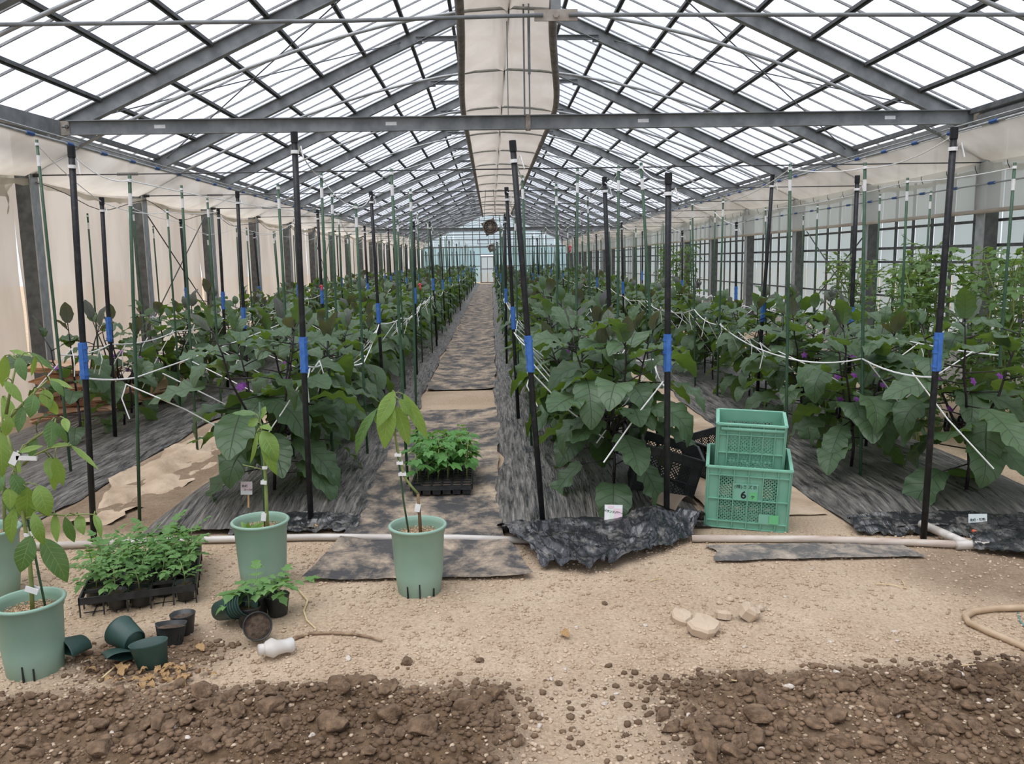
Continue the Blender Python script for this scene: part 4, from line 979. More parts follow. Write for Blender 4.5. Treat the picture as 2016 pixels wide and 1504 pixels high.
sapling('potted_tree', 'dusty tall green pot with a bushy staked sapling beside the carrier tray', P1, dict(rr=.124, br=.096, h=.285, slots=((.1,), (.45,))),
  [([(64, 1205), (62, 1150), (58, 1100), (50, 1040), (40, 985), (30, 930), (25, 890), (10, 840)], [.008, .008, .0075, .007, .0065, .006, .0055, .004], 'gstem'),
   ([(32, 900), (60, 868), (90, 848), (112, 830)], [.006, .005, .004, .003], 'gstem'), ([(45, 915), (70, 895), (98, 882), (140, 877)], [.005, .004, .0035, .003], 'gstem'), ([(12, 830), (40, 800), (75, 765), (95, 748)], [.006, .005, .004, .003], 'gstem'),
   ([(12, 815), (20, 770), (34, 710)], [.006, .005, .003], 'gstem'), ([(52, 1020), (95, 1012), (130, 1015), (165, 1012), (190, 1013)], [.005, .004, .003, .003, .002], 'gstem')],
  [(36, 703, 49, 748, 24), (9, 750, 43, 791, 22), (59, 694, 106, 728, 14), (97, 746, 142, 764, 13), (99, 750, 127, 780, 18), (66, 777, 59, 822, 30), (86, 766, 97, 803, 28), (100, 785, 112, 818, 22), (102, 828, 99, 880, 30), (108, 832, 133, 872, 16), (126, 823, 133, 849, 17),
   (97, 882, 140, 874, 13), (140, 877, 192, 922, 13), (97, 900, 100, 942, 24), (106, 904, 107, 964, 23), (108, 900, 124, 954, 26), (23, 934, 46, 976, 30), (18, 961, 20, 1001, 30), (54, 960, 52, 1024, 44), (75, 955, 97, 1018, 40), (2, 850, 4, 938, 38), (38, 890, 83, 878, 15),
   (30, 1000, 20, 1070, 34), (83, 1060, 134, 1146, 48), (60, 1055, 40, 1126, 42), (128, 1018, 146, 1068, 22), (155, 1015, 164, 1052, 24), (185, 1013, 200, 1058, 16), (108, 1012, 112, 1066, 20), (66, 1010, 86, 1075, 26), (10, 700, 5, 760, 24), (20, 690, 60, 700, 12), (70, 700, 62, 740, 10), (5, 780, 30, 830, 24), (45, 800, 36, 850, 22), (20, 820, 10, 860, 22), (70, 860, 60, 905, 20), (15, 890, 0, 930, 24), (52, 990, 90, 1010, 20)],
  P1[1], ('a', .72, 'd'), [(92, 1208), (76, 1130), (63, 1060), (40, 960)], [(62, 1162, 26, 12, .35), (45, 1085, 10, 38, .5), (62, 1052, 30, 8, -.1), (28, 903, 14, 26, .5), (52, 902, 40, 9, .05)], seed=9, dy=.16)
P0 = GP(-6, 1186, .09)
sapling('potted_tree', 'green pot half hidden behind the pot with the bushy staked sapling', P0, dict(slots=()),
  [([(12, 1075), (8, 1000), (6, 900), (4, 800)], [.009, .008, .007, .005], 'gstem')],
  [(4, 800, 30, 840, 24), (8, 880, 40, 930, 26), (8, 930, -20, 990, 26), (10, 960, 36, 1020, 28), (6, 840, -20, 880, 24)], P0[1], ('a', .5, 'd'), None, (), seed=12)

# ------------------------------------------------------------------ seedlings
def small_pot(mat, r0=.034, r1=.045, h=.078, sq=None, name='pot', soil=.0):
    b = MB(); b.lathe([(r0*.9, .0), (r0, .002), (r1-.001, h-.006), (r1+.001, h), (r1-.0015, h), (r0-.001, .004), (.001, .003)], 22, sq=sq); return b.me(name, MT[mat], True)
POTB = small_pot('bpot'); POTG = small_pot('gpot')
SOIL = MB(); SOIL.lathe([(.041, .062), (.03, .066), (.015, .064), (.001, .067)], 18); SOIL = SOIL.me('soil', MT['peat'], True)
def seedling(R, kind, h):
    tubes, lv = [], []; pts = [Vector((0, 0, .06)), Vector((R.uniform(-.01, .01), R.uniform(-.01, .01), .06+h*.5)), Vector((R.uniform(-.015, .015), R.uniform(-.015, .015), .06+h))]
    b = MB(); b.tube(pts, [.003, .0027, .002], 6); a0 = R.random()*6.28
    n = 7 if kind == 'tom' else 6
    for k in range(n):
        t = .35+.65*k/(n-1); p = pts[1].lerp(pts[2], (t-.5)*2) if t > .5 else pts[0].lerp(pts[1], t*2)
        az = a0+k*2.4; el = R.uniform(-.1, .4)+.7*max(0, t-.75)*2; L = R.uniform(.085, .125)*(1.1-.35*abs(t-.6))
        if kind == 'tom': lv.append((p, (math.cos(az)*math.cos(el), math.sin(az)*math.cos(el), math.sin(el)), (0, 0, 1), L, k % 3))
        else:
            q = p+Vector((math.cos(az), math.sin(az), .35))*R.uniform(.025, .05); b.tube([p, q], .0014, 4); lv.append((q, (math.cos(az), math.sin(az), -.45), (math.cos(az)*.5, math.sin(az)*.5, 1), L*.72, 0))
    return b.me('stem', MT['gstem'], True), lv
def place_seedlings(kind, spots, label, group, potted, hs, parent_rot=0, name='tomato_seedling'):
    R = random.Random(kind); protos = [seedling(R, kind, hs*R.uniform(.8, 1.2)) for _ in range(5)]
    for i, (p, lab) in enumerate(spots):
        st, lv = protos[R.randrange(5)]; t = thing(name, lab or label, 'seedling', p, R.random()*6.28, group)
        if potted: put('pot', POTB, t); put('soil', SOIL, t)
        else:
            put('plug', PLUG, t)
        put('stem', st, t); s = R.uniform(.9, 1.15)
        for q, d, u, L, m in lv: put('leaf', (TOM[m] if kind == 'tom' else PALM[0]), t, mat4(basis(d, u), q, L*s))
PLUG = MB(); PLUG.lathe([(.014, .03), (.022, .058), (.012, .062), (.001, .061)], 10); PLUG = PLUG.me('plug', MT['peat'], True)
# carrier tray with potted tomato seedlings
TA = thing('carrier_tray', 'black lattice carrier tray full of tomato seedlings beside the bushy potted sapling', 'tray', (-1.655, 3.77, .0), .29)
def gridtray(t, nx_, ny_, cw, cd, h, legs=True):
    Wd, Dd = nx_*cw, ny_*cd
    b = MB()
    for s in (-1, 1): b.box((s*Wd/2, 0, h-.012), (.008, Dd+.008, .030)); b.box((0, s*Dd/2, h-.012), (Wd+.008, .008, .030))
    b.obj('rim', MT['tray'], t)
    for i in range(1, nx_): b = MB(); b.box((-Wd/2+i*cw, 0, h-.006), (.007, Dd, .012)); b.obj('crossbar', MT['tray'], t)
    for j in range(1, ny_): b = MB(); b.box((0, -Dd/2+j*cd, h-.006), (Wd, .007, .012)); b.obj('crossbar', MT['tray'], t)
    b = MB()
    for i in range(nx_+1):
        for j in range(ny_+1): b.box((-Wd/2+i*cw, -Dd/2+j*cd, h/2), (.006, .006, h-.01))
    for i in range(nx_):
        for j in range(ny_): b.box((-Wd/2+(i+.5)*cw, -Dd/2+(j+.5)*cd, .006), (cw*.9, .004, .004)); b.box((-Wd/2+(i+.5)*cw, -Dd/2+(j+.5)*cd, .006), (.004, cd*.9, .004))
    b.obj('lattice_base', MT['tray'], t)
gridtray(TA, 5, 6, .094, .092, .088)
Rm = Matrix.Rotation(.29, 3, 'Z'); sp = []
for j in range(6):
    for i in range(5):
        if (j == 0 and i in (0, 3)) or (j == 1 and i in (1, 4)): continue
        p = Vector((-1.655, 3.77, 0))+Rm@Vector((-.235+.094*(i+.5), -.276+.092*(j+.5), .012))
        sp.append((p, None))
place_seedlings('tom', sp, 'tomato seedling in a black pot standing in the carrier tray', 'tomato seedlings in the carrier tray', True, .11)
# cell tray on the weed mat
TB = thing('cell_tray', 'black cell tray of lobed leaf seedlings on the weed mat path', 'tray', (-.345, 5.50, .025), .0)
def celltray(t, nx_, ny_, c, h):
    Wd, Dd = nx_*c, ny_*c; b = MB()
    for i in range(nx_+1): b.box((-Wd/2+i*c, 0, h-.004), (.010, Dd+.01, .008))
    for j in range(ny_+1): b.box((0, -Dd/2+j*c, h-.004), (Wd+.01, .010, .008))
    for s in (-1, 1): b.box((s*(Wd/2+.004), 0, h-.015), (.004, Dd+.012, .03)); b.box((0, s*(Dd/2+.004), h-.015), (Wd+.012, .004, .03))
    b.obj('top_frame', MT['tray'], t)
    cell = MB(); cell.lathe([(c*.38, .0), (c*.48, h-.006)], 4, close=False); cell.add([(math.cos(a)*c*.38, math.sin(a)*c*.38, .001) for a in [k*math.pi/2 for k in range(4)]], [(0, 1, 2, 3)])
    cell.v = [Matrix.Rotation(math.pi/4, 3, 'Z')@Vector((v.x*1.35, v.y*1.35, v.z)) for v in cell.v]; cme = cell.me('cell', MT['tray'])
    sl = MB(); sl.box((0, 0, h*.78), (c*.86, c*.86, .01)); sme = sl.me('cell_soil', MT['peat'])
    for i in range(nx_):
        for j in range(ny_):
            q = put('cell', cme, t, Matrix.Translation((-Wd/2+(i+.5)*c, -Dd/2+(j+.5)*c, 0)))
            if (i*7+j*3) % 11: put('cell_soil', sme, q)
celltray(TB, 6, 11, .064, .062)
sp = []
R = random.Random(4)
for j in range(11):
    for i in range(6):
        if (j < 2 and R.random() < .7) or (i == 4 and j < 4) or R.random() < .28: continue
        sp.append((Vector((-.345-.192+.064*(i+.5), 5.50-.352+.064*(j+.5), .022)), None))
place_seedlings('palm', sp, 'lobed leaf seedling growing in the cell tray on the weed mat', 'seedlings in the cell tray', False, .24, name='cell_seedling')
# loose small pots lying about
def loose(label, px, py, mat, rot, squash=(1, 1, 1), soil=False, s=1.0, zoff=0, stack=0, dent=0):
    g = G(px, py); t = thing('nursery_pot', label, 'nursery pot', (g.x, g.y, gz(g.x, g.y)+zoff), rot=rot, group='loose nursery pots'); t.scale = tuple(q*s for q in squash)
    def sq(q):
        k = dent*math.exp(-((q.y+.04)/.03)**2); return Vector((q.x, q.y+k*.03, q.z-k*.015*(q.z > .05)))
    put('pot', small_pot(mat, sq=sq if dent else None), t)
    if soil: put('soil', SOIL, t)
    for k in range(stack): put('nested_pot', small_pot(mat, .034, .0445, .078), t, Matrix.Translation((0, 0, .012*(k+1))))
    return t
loose('upright black nursery pot of dry soil at the carrier tray corner', 362, 1246, 'bpot', (0, 0, .3), (1, .9, 1), True, 1.12)
loose('black nursery pot with a folded rim and loose soil beside the carrier tray', 336, 1272, 'bpot', (-.25, .1, .4), (1.1, .85, 1), True, 1.2, .004, 0, 1)
loose('grey-green nursery pot lying on its side, base outward', 268, 1290, 'gpot', (-1.35, -.3, .9), (1, 1, 1), False, 1.35, .055)
loose('upright thin green nursery pot, empty, among dry leaves', 302, 1312, 'gpot', (.06, -.10, .2), (1.15, .6, 1), False, 1.35)
loose('half green nursery pot lying open against a tall green pot', 168, 1288, 'gpot', (1.45, .2, -.5), (1.1, .75, 1), False, 1.3, .045, 0, 1)
loose('flattened blue-green nursery pot on the dark earth', 228, 1300, 'gpot', (1.5, .3, .8), (1.3, .5, 1), False, 1.2, .03, 0, 1)
loose('stack of dark green nursery pots lying on their side by the pot with weeds', 432, 1225, 'gpot', (1.2, 0, 1.15), (1, .95, 1), False, 1.25, .05, 5)
loose('black nursery pot tipped over, spilling soil toward the white bottle', 506, 1252, 'bpot', (1.1, 0, .35), (1, 1, 1), True, 1.25, .035)
for px, py, lab, k in ((492, 1232, 'black nursery pot with a small tomato seedling beside the stacked pots', 1), (548, 1212, 'black nursery pot with a wilting seedling at the base of a green pot', 0), (508, 1212, 'black nursery pot with seedling squeezed between two others', 1)):
    t = loose(lab, px, py, 'bpot', (0, 0, k), (1, 1, 1), True, 1.15); R = random.Random(px); st, lv = seedling(R, 'tom', .06)
    put('stem', st, t)
    for q, d, u, L, m in lv[:5]: put('leaf', TOM[m], t, mat4(basis(d, u), q, L*1.2))
# ------------------------------------------------------------------ crates
def lattice(b, x0, z0, x1, z1, y, sp=.021, w=.0045):
    for sg in (1, -1):
        c0 = min(z0-sg*x0, z0-sg*x1, z1-sg*x0, z1-sg*x1); c1 = max(z0-sg*x0, z0-sg*x1, z1-sg*x0, z1-sg*x1); c = math.ceil(c0/sp)*sp
        while c < c1:
            P = []
            for x in (x0, x1):
                z = sg*x+c
                if z0 <= z <= z1: P.append((x, z))
            for z in (z0, z1):
                x = (z-c)*sg
                if x0 < x < x1: P.append((x, z))
            if len(P) >= 2 and abs(P[0][0]-P[-1][0]) > .004:
                P.sort(); b.beam((P[0][0], y, P[0][1]), (P[-1][0], y, P[-1][1]), .004, w, (-sg, 0, 1))
            c += sp
def crate_panel(Wd, H, xs_, zs_, cells):
    X = [-Wd/2+Wd*q for q in xs_]; Z = [H*q for q in zs_]; b = MB(); la = MB()
    for j in range(len(Z)-1):
        for i in range(len(X)-1):
            k = cells[j][i]
            if k == 's': b.box(((X[i]+X[i+1])/2, 0, (Z[j]+Z[j+1])/2), (X[i+1]-X[i], .004, Z[j+1]-Z[j]))
            elif k == 'l': lattice(la, X[i], Z[j], X[i+1], Z[j+1], 0)
    for x in X: b.box((x, -.006, H/2), (.0045, .014, H))
    for z in Z: b.box((0, -.006, z), (Wd, .014, .0045))
    b.box((0, -.008, H-.004), (Wd+.016, .018, .007))
    return b, la
def crate(name, label, loc, rot, Wd, D, H, mat, cells, xs_, zs_, group):
    t = thing(name, label, 'crate', loc, rot=rot, group=group)
    b1, l1 = crate_panel(Wd, H, xs_, zs_, cells); m1, ml1 = b1.me('end_panel', MT[mat]), l1.me('mesh_infill', MT[mat])
    cs = ['ssssss', 'slslls'.replace('sls', 'sll', 1), 'slllls', 'ssssss'][:len(zs_)-1]
    b2, l2 = crate_panel(D, H, [0, .12, .32, .5, .68, .88, 1], zs_, [cells[0][0]*6]+['s'+'llll'+'s']*(len(zs_)-3)+['s'*6]); m2, ml2 = b2.me('side_panel', MT[mat]), l2.me('mesh_infill', MT[mat])
    for me, ml, a, off in ((m1, ml1, 0, D/2), (m1, ml1, math.pi, D/2), (m2, ml2, math.pi/2, Wd/2), (m2, ml2, -math.pi/2, Wd/2)):
        Rz = Matrix.Rotation(a, 3, 'Z'); o = put(me.name.split('.')[0], me, t, mat4(Rz, Rz@Vector((0, -off, 0)))); put('mesh_infill', ml, o)
    b = MB(); b.box((0, 0, .006), (Wd-.01, .02, .008)); b.box((0, 0, .006), (.02, D-.01, .008))
    for s in (-1, 1): b.box((0, s*(D/2-.02), .006), (Wd-.01, .03, .008)); b.box((s*(Wd/2-.02), 0, .006), (.03, D-.01, .008))
    fl = b.obj('floor_frame', MT[mat], t); lb = MB(); lattice(lb, -Wd/2+.03, -D/2+.03, Wd/2-.03, D/2-.03, .006, .03, .004); lb.v = [Vector((v.x, v.z, .006+v.y-.006)) for v in lb.v]; lb.obj('mesh_infill', MT[mat], fl)
    return t
def lettering(t, txt, size, loc, rot, mat='ink', bold=.0):
    c = bpy.data.curves.new('lettering', 'FONT'); c.body = txt; c.size = size; c.align_x = 'CENTER'; c.align_y = 'CENTER'; c.extrude = .0003; c.offset = bold
    tmp = bpy.data.objects.new('lettering_curve', c); COL.objects.link(tmp); bpy.context.view_layer.update()
    me = bpy.data.meshes.new_from_object(tmp.evaluated_get(bpy.context.evaluated_depsgraph_get())); bpy.data.objects.remove(tmp); me.materials.clear(); me.materials.append(MT[mat])
    o = put('lettering', me, t); o.location = loc; o.rotation_euler = rot; return o
c0 = G(1470, 1050); cz = .035
yaw = -.27
XS = [0, .14, .32, .50, .68, .86, 1]
LC = crate('harvest_crate', 'green plastic crate with a hand-lettered panel, lower of the stacked pair', (c0.x+.05, c0.y+.20, cz), (.17, .03, yaw), .425, .30, .365, 'crate', ['ssssss', 'slllls', 'slssls', 'ssssss'], XS, [0, .11, .48, .87, 1], 'green harvest crates')
b = MB(); b.box((-.012, -.158, .222), (.13, .004, .10)); pn = b.obj('name_panel', MT['crate_panel'], LC)
b = MB(); b.box((.030, -.1608, .202), (.040, .0006, .050)); b.obj('tape_patch', MT['gtape'], LC)
b = MB(); b.box((.145, -.169, .075), (.05, .001, .055)); b.obj('tape_patch', MT['gtape'], LC)
b = MB(); b.box((.095, -.164, .072), (.06, .001, .058)); b.obj('tape_patch', MT['crate_panel'], LC)
lettering(LC, '(株)ミズホ', .026, (-.012, -.1612, .254), (math.pi/2, 0, 0))
lettering(LC, '6', .062, (-.022, -.1612, .205), (math.pi/2, 0, 0), bold=.0012)
lettering(LC, 'ケ', .024, (.028, -.1624, .196), (math.pi/2, 0, 0))
UC = crate('harvest_crate', 'plain green plastic crate set inside the lettered one, upper of the pair', (c0.x+.060, c0.y+.20, cz+.275), (.20, .03, yaw+.01), .345, .20, .315, 'crate', ['ssssss', 'slllls', 'slllls', 'ssssss'], XS, [0, .12, .46, .80, 1], 'green harvest crates')
b = MB(); b.tube([(-.16, -.108, .285), (.17, -.108, .285)], .012, 8); b.obj('grip_bar', MT['crate'], UC, True)
crate('black_crate', 'black lattice crate leaning behind the pole and the green crates', (1.02, 5.04, .06), (.0, .28, -.15), .36, .40, .30, 'crate_b', ['ssssss', 'slllls', 'slllls', 'ssssss'], XS, [0, .12, .46, .82, 1], 'black crates')
crate('black_crate', 'black lattice crate lying between the eggplant and the green crates', (1.56, 5.52, .03), (.0, -.15, .35), .32, .40, .26, 'crate_b', ['ssssss', 'slllls', 'slllls', 'ssssss'], XS, [0, .12, .46, .82, 1], 'black crates')
b = MB(); b.grid(lambda u, v: (.16*u-.08, .22*v-.1, .02+.07*math.sin(math.pi*u)*(1-.4*v)), 12, 6); o = b.obj('curled_paper', mk('brown_sheet', (.16, .12, .09), (.24, .19, .14), 9, .8), None, True); o.location = (1.02, 4.56, .09); o.rotation_euler = (0, 0, .5)
tag(o, 'curled brown sheet beside the lower green crate', 'paper')
# ------------------------------------------------------------------ paper bags by the wall
R = random.Random(21)
def bag(i, x, y, z, rz_, tilt, sx, sy, th, lab):
    b = MB()
    def g(u, v, s): 
        e = max(0, 1-(abs(u-.5)*2)**8)*max(0, 1-(abs(v-.5)*2)**8); n = float(fbm(u*4+i*3, v*4, i))-.47; n2 = float(vn(u*11+v*4, v*9, i+2))-.5
        return ((u-.5)*sx+.03*n, (v-.5)*sy+.03*n2, s*th*.5*e**.5+.05*n*1.0+.014*n2)
    b.grid(lambda u, v: g(u, v, 1), 18, 14); k = MB(); k.grid(lambda u, v: g(u, v, -1), 18, 14); b.add(k.v, [q[::-1] for q in k.f])
    t = thing('paper_bag', lab, 'paper bag', (x, y, z), rot=(tilt, R.uniform(-.1, .1), rz_), group='brown paper bags by the wall'); b.obj('sack', MT['bag'], t, True)
    b = MB(); b.grid(lambda u, v: ((u-.5)*sx*.9, -sy*.5-.05*v, .02*math.sin(u*9+i)+.05*v*(R.random()*.2+.3)), 12, 2); b.obj('folded_mouth', MT['bag'], t, True)
z = .05
for i in range(9):
    bag(i, -4.12+R.uniform(-.1, .1), 8.25+R.uniform(-.12, .12), z, R.uniform(-.25, .25), R.uniform(-.08, .08), .70, .50, .07, 'crumpled brown paper bag in the pile against the film wall'); z += .062
for i in range(3): bag(20+i, -3.72+.1*i, 8.55+.1*i, .10+.09*i, .5*i, .25, .55, .45, .07, 'brown paper bag slumped at the foot of the pile')
# ------------------------------------------------------------------ cards, hose, bottle, twigs
def card(label, px, py, cy, zt, wd, ht, mats, lines, rot, sticklen, patches=()):
    g = AT(px, py, cy); t = thing('plant_marker', label, 'marker', (g.x, g.y, g.z-zt), rot=rot, group='handwritten cards on sticks')
    b = MB(); b.box((0, 0, zt), (wd, .002, ht)); b.obj('card', MT[mats], t)
    for (x, z, w_, h_, m) in patches: b = MB(); b.box((x, -.0013, zt+z), (w_, .0006, h_)); b.obj('colour_patch', MT[m], t)
    b = MB(); b.box((.01, .004, zt/2), (.010, .004, zt)); b.obj('stick', MT['wood'], t)
    for txt, s, x, z, a in lines: lettering(t, txt, s, (x, -.0022, zt+z), (math.pi/2, a, 0), bold=.0004)
    return t
card('small pink paper card on a wooden stick beside the wide silver film fold', 483, 962, 4.72, .115, .066, .076, 'card', [('化成', .017, -.010, .012, 0), ('スーハ8', .014, .008, -.010, .03)], (-.12, .03, .06), .1, ((0, .010, .062, .050, 'card_pink'),))
card('pink and green chequered paper card under the row-end eggplant', 1207, 1012, 4.34, .075, .098, .096, 'card', [('バランスパワー', .0155, .0, .008, .14)], (-.15, .05, .02), .04, ((.025, .0, .048, .056, 'card_pink'), (-.012, -.01, .022, .06, 'card_g'), (-.015, .036, .034, .016, 'card_pink')))
card('white and pale blue paper card on a stick under the eggplant by the pipe joint', 1927, 1024, 4.30, .085, .098, .064, 'card_blue', [('化成・補助', .0165, -.002, .0, -.04)], (-.1, -.02, -.1), .06, ((.0, .0, .010, .062, 'card'),))
o = MB(); o.tube([G(1915, 1045, .05)-G(1935, 1060), Vector((0, 0, .02))], .009, 8); q = o.obj('plastic_clip', MT['orange'], None, True); q.location = G(1935, 1060); tag(q, 'orange plastic tag lying under the white and blue card', 'plastic tag')
b = MB(); P = [G(*p, .016) for p in ((2060, 1196), (2016, 1196), (1960, 1198), (1918, 1203), (1900, 1214), (1908, 1226), (1945, 1243), (1990, 1262), (2060, 1292))]
H0 = P[4].copy(); H0.z = 0; b.tube([p-H0 for p in P], .0135, 12); o = b.obj('garden_hose', MT['hose'], None, True); o.location = H0; tag(o, 'dusty brown hose looped on the sandy floor', 'hose')
b = MB(); P = [G(*p, .006) for p in ((2004, 1206), (2008, 1222), (2018, 1234), (2040, 1240))]; b.tube([p-P[0] for p in P], .004, 6); o = b.obj('tubing', mk('teal_tube', (.12, .24, .22)), None, True); o.location = P[0]; tag(o, 'thin teal tube inside the hose loop', 'tube')
g = G(548, 1292); t = thing('plastic_bottle', 'crushed milky white plastic bottle on the sand', 'bottle', (g.x, g.y, gz(g.x, g.y)+.036), rot=(0, 1.45, 3.7), group=None)
b = MB()
def crush(q): return Vector((q.x*(.75+.2*math.sin(q.z*60)), q.y*(1+.15*math.sin(q.z*45+1)), q.z))
b.lathe([(.001, -.062), (.030, -.061), (.038, -.054), (.040, -.03), (.034, .0), (.039, .022), (.032, .044), (.021, .054), (.019, .060)], 22, sq=crush); b.obj('body', MT['bottle'], t, True)
b = MB(); b.lathe([(.021, .056), (.021, .074), (.001, .0745)], 18); b.obj('cap', MT['bottle'], t, True)
def twig(name, label, pts, r, mat, cat='twig', z=.008, group='twigs and straw on the ground'):
    P = [G(*p, z)+Vector((0, 0, gz(*G(*p).xy))) for p in pts]; o0 = P[0].copy(); b = MB(); n = len(P); b.tube([p-o0 for p in P], [r*(1-.5*i/(n-1)) for i in range(n)], 6); o = b.obj(name, MT[mat], None, True); o.location = o0; return tag(o, label, cat, group)
twig('dry_branch', 'dark dry branch lying on the sand by the white bottle', [(578, 1258), (610, 1248), (650, 1247), (690, 1249), (725, 1254), (752, 1262)], .0085, 'twig')
twig('dry_root', 'pale curled root lying right of the pot with weeds', [(590, 1165), (606, 1185), (598, 1205), (604, 1222), (622, 1238)], .006, 'straw')
twig('dry_root', 'thin dry stem arching over the dark earth by the loose pots', [(195, 1340), (225, 1312), (262, 1292), (285, 1288), (312, 1300)], .004, 'straw')
for i, (a, e) in enumerate((((1722, 1150), (1790, 1162)), ((1775, 1145), (1782, 1160)), ((1885, 1318), (1975, 1310)), ((1440, 1360), (1475, 1372)), ((1430, 1345), (1450, 1360)), ((1545, 1425), (1560, 1415)), ((1548, 1340), (1550, 1370)), ((1280, 1142), (1310, 1139)), ((210, 1245), (235, 1252)))):
    m_ = ((a[0]+e[0])/2, (a[1]+e[1])/2-2); twig('straw', 'short piece of pale dry straw on the bare sand', [a, m_, e], .0028, 'straw', 'straw')
R = random.Random(33)
def dry(px, py, L, lab, grp):
    g = G(px, py); o = put('dry_leaf', R.choice(DRY)); o.matrix_world = mat4(basis((R.uniform(-1, 1), R.uniform(-1, 1), .1), (R.uniform(-.5, .5), R.uniform(-.5, .5), 1)), (g.x, g.y, gz(g.x, g.y)+.012), L); tag(o, lab, 'dry leaf', grp)
for k in range(34): dry(R.gauss(300, 42), R.gauss(1335, 13), R.uniform(.035, .06), 'curled tan dry leaf in the heap under the thin green pot', 'dry leaves by the loose pots')
for px, py in ((345, 1320), (372, 1335), (360, 1345), (402, 1285), (190, 1325), (185, 1310)): dry(px, py, .06, 'single dry leaf lying on the dark earth', 'scattered dry leaves')
for px, py in ((1130, 1014), (1195, 1030), (1120, 1262), (615, 1046), (640, 980), (650, 990), (1730, 1045), (1790, 1045), (1960, 1005)): dry(px, py, .07, 'orange-tan dry leaf on black film or sand by the pipe', 'dry leaves near the pipe')
# ------------------------------------------------------------------ tall tomatoes by the glazed wall
TFOL = []
for sd in range(4):
    R = random.Random(500+sd); b = MB(); V, Fc, U = [], [], []; h = 1.0
    for s_ in range(4):
        a0 = R.random()*6.28; pts = [Vector((math.cos(a0)*.12*t+R.uniform(-.03, .03), math.sin(a0)*.12*t+R.uniform(-.03, .03), h*t)) for t in [i/7 for i in range(8)]]
        b.tube(pts, [.008-.0006*i for i in range(8)], 5, False)
        for k in range(22):
            t = .10+.90*k/21; q = t*6.99; i = int(q); p = pts[i].lerp(pts[i+1], q-i); az = a0+k*2.4; el = R.uniform(-.5, .4); L = R.uniform(.13, .22)
            v, f, uv = R.choice(TOMG); Mx = mat4(basis((math.cos(az)*math.cos(el), math.sin(az)*math.cos(el), math.sin(el)), (0, 0, 1)), p, L); n = len(V)
            V += [Mx@Vector(w) for w in v]; Fc += [tuple(j+n for j in w) for w in f]; U += uv
    TFOL.append((b.me('stem', MT['gstem'], True), mesh('foliage', V, Fc, MT['tom_d'], True, U)))
TF = MB(); TF.lathe([(.001, -.02), (.014, -.014), (.02, 0), (.014, .014), (.001, .018)], 10); TF = TF.me('green_tomato', mk('unripe_tomato', (.22, .34, .08), rough=.3), True)
R = random.Random(8)
for i, (x, y, h) in enumerate(((3.42, 6.5, 1.36), (3.7, 6.0, 1.42), (4.05, 6.5, 1.5), (3.6, 7.0, 1.4), (3.9, 7.2, 1.55), (4.3, 7.3, 1.45), (3.75, 7.8, 1.4), (4.15, 8.2, 1.48), (4.35, 6.7, 1.4), (3.95, 9.0, 1.42), (4.3, 10.0, 1.42), (4.2, 18.0, 1.75), (4.35, 19.2, 1.7), (4.25, 20.4, 1.8))):
    st, fo = TFOL[i % 4]; far_ = y > 15
    t = thing('tomato_plant', 'tall tomato bush far along the glazed wall' if far_ else 'tall leggy tomato plant with green fruit in front of the glazed wall', 'plant', (x, y, gz(x, y)), R.random()*6, 'far tomato bushes' if far_ else 'tall tomato plants by the glazed wall'); t.scale = (1.15, 1.15, h)
    put('stem', st, t); put('foliage', fo, t)
    for k in range(3): put('green_tomato', TF, t, Matrix.Translation((R.uniform(-.12, .12), R.uniform(-.12, .12), R.uniform(.35, .7))))
# ------------------------------------------------------------------ circulation fans
def fan(label, px, py, Y, r):
    p = AT(px, py, Y); t = thing('circulation_fan', label, 'fan', p, group='round fans hung along the ridge')
    b = MB(); b.lathe([(r*.90, -.12), (r, -.12), (r, .12), (r*.90, .12), (r*.90, -.12)], 28); b.v = [Vector((v.x, v.z, v.y)) for v in b.v]; b.obj('housing', MT['fan'], t, True)
    for k in range(4):
        a = k*math.pi/2+.4; b = MB(); d = Vector((math.cos(a), 0, math.sin(a))); s = Vector((-math.sin(a), .35, math.cos(a))).normalized()
        b.add([d*.05-s*.05, d*r*.9-s*.26*r/.25, d*r*.9+s*.26*r/.25, d*.05+s*.05], [(0, 1, 2, 3)]); b.obj('blade', MT['fan_b'], t)
    b = MB(); b.tube([(0, -.10, 0), (0, .06, 0)], r*.2, 12); b.obj('motor', MT['film_roll'] if 'film_roll' in MT else MT['straw'], t)
    b = MB()
    for q in (.35, .6, .85): b.tube([(math.cos(a)*r*q, -.13, math.sin(a)*r*q) for a in [2*math.pi*k/24 for k in range(25)]], .004, 4)
    for k in range(6): a = k*math.pi/6; b.tube([(math.cos(a)*r, -.13, math.sin(a)*r), (-math.cos(a)*r, -.13, -math.sin(a)*r)], .004, 4)
    b.obj('guard', MT['fan'], t)
    zt = arch(0)-p.z; b = MB()
    for s in (-1, 1): b.tube([(s*r*.8, 0, r*.6), (s*r*.5, 0, max(zt, r+.05))], .008, 5)
    b.obj('hanger', MT['wire'], t)
fan('round brown circulation fan hung below the ridge in front of the far beam', 965, 447, FY(8)-.4, .27)
fan('round fan hung close to the far gable', 968, 488, FY(16), .24)
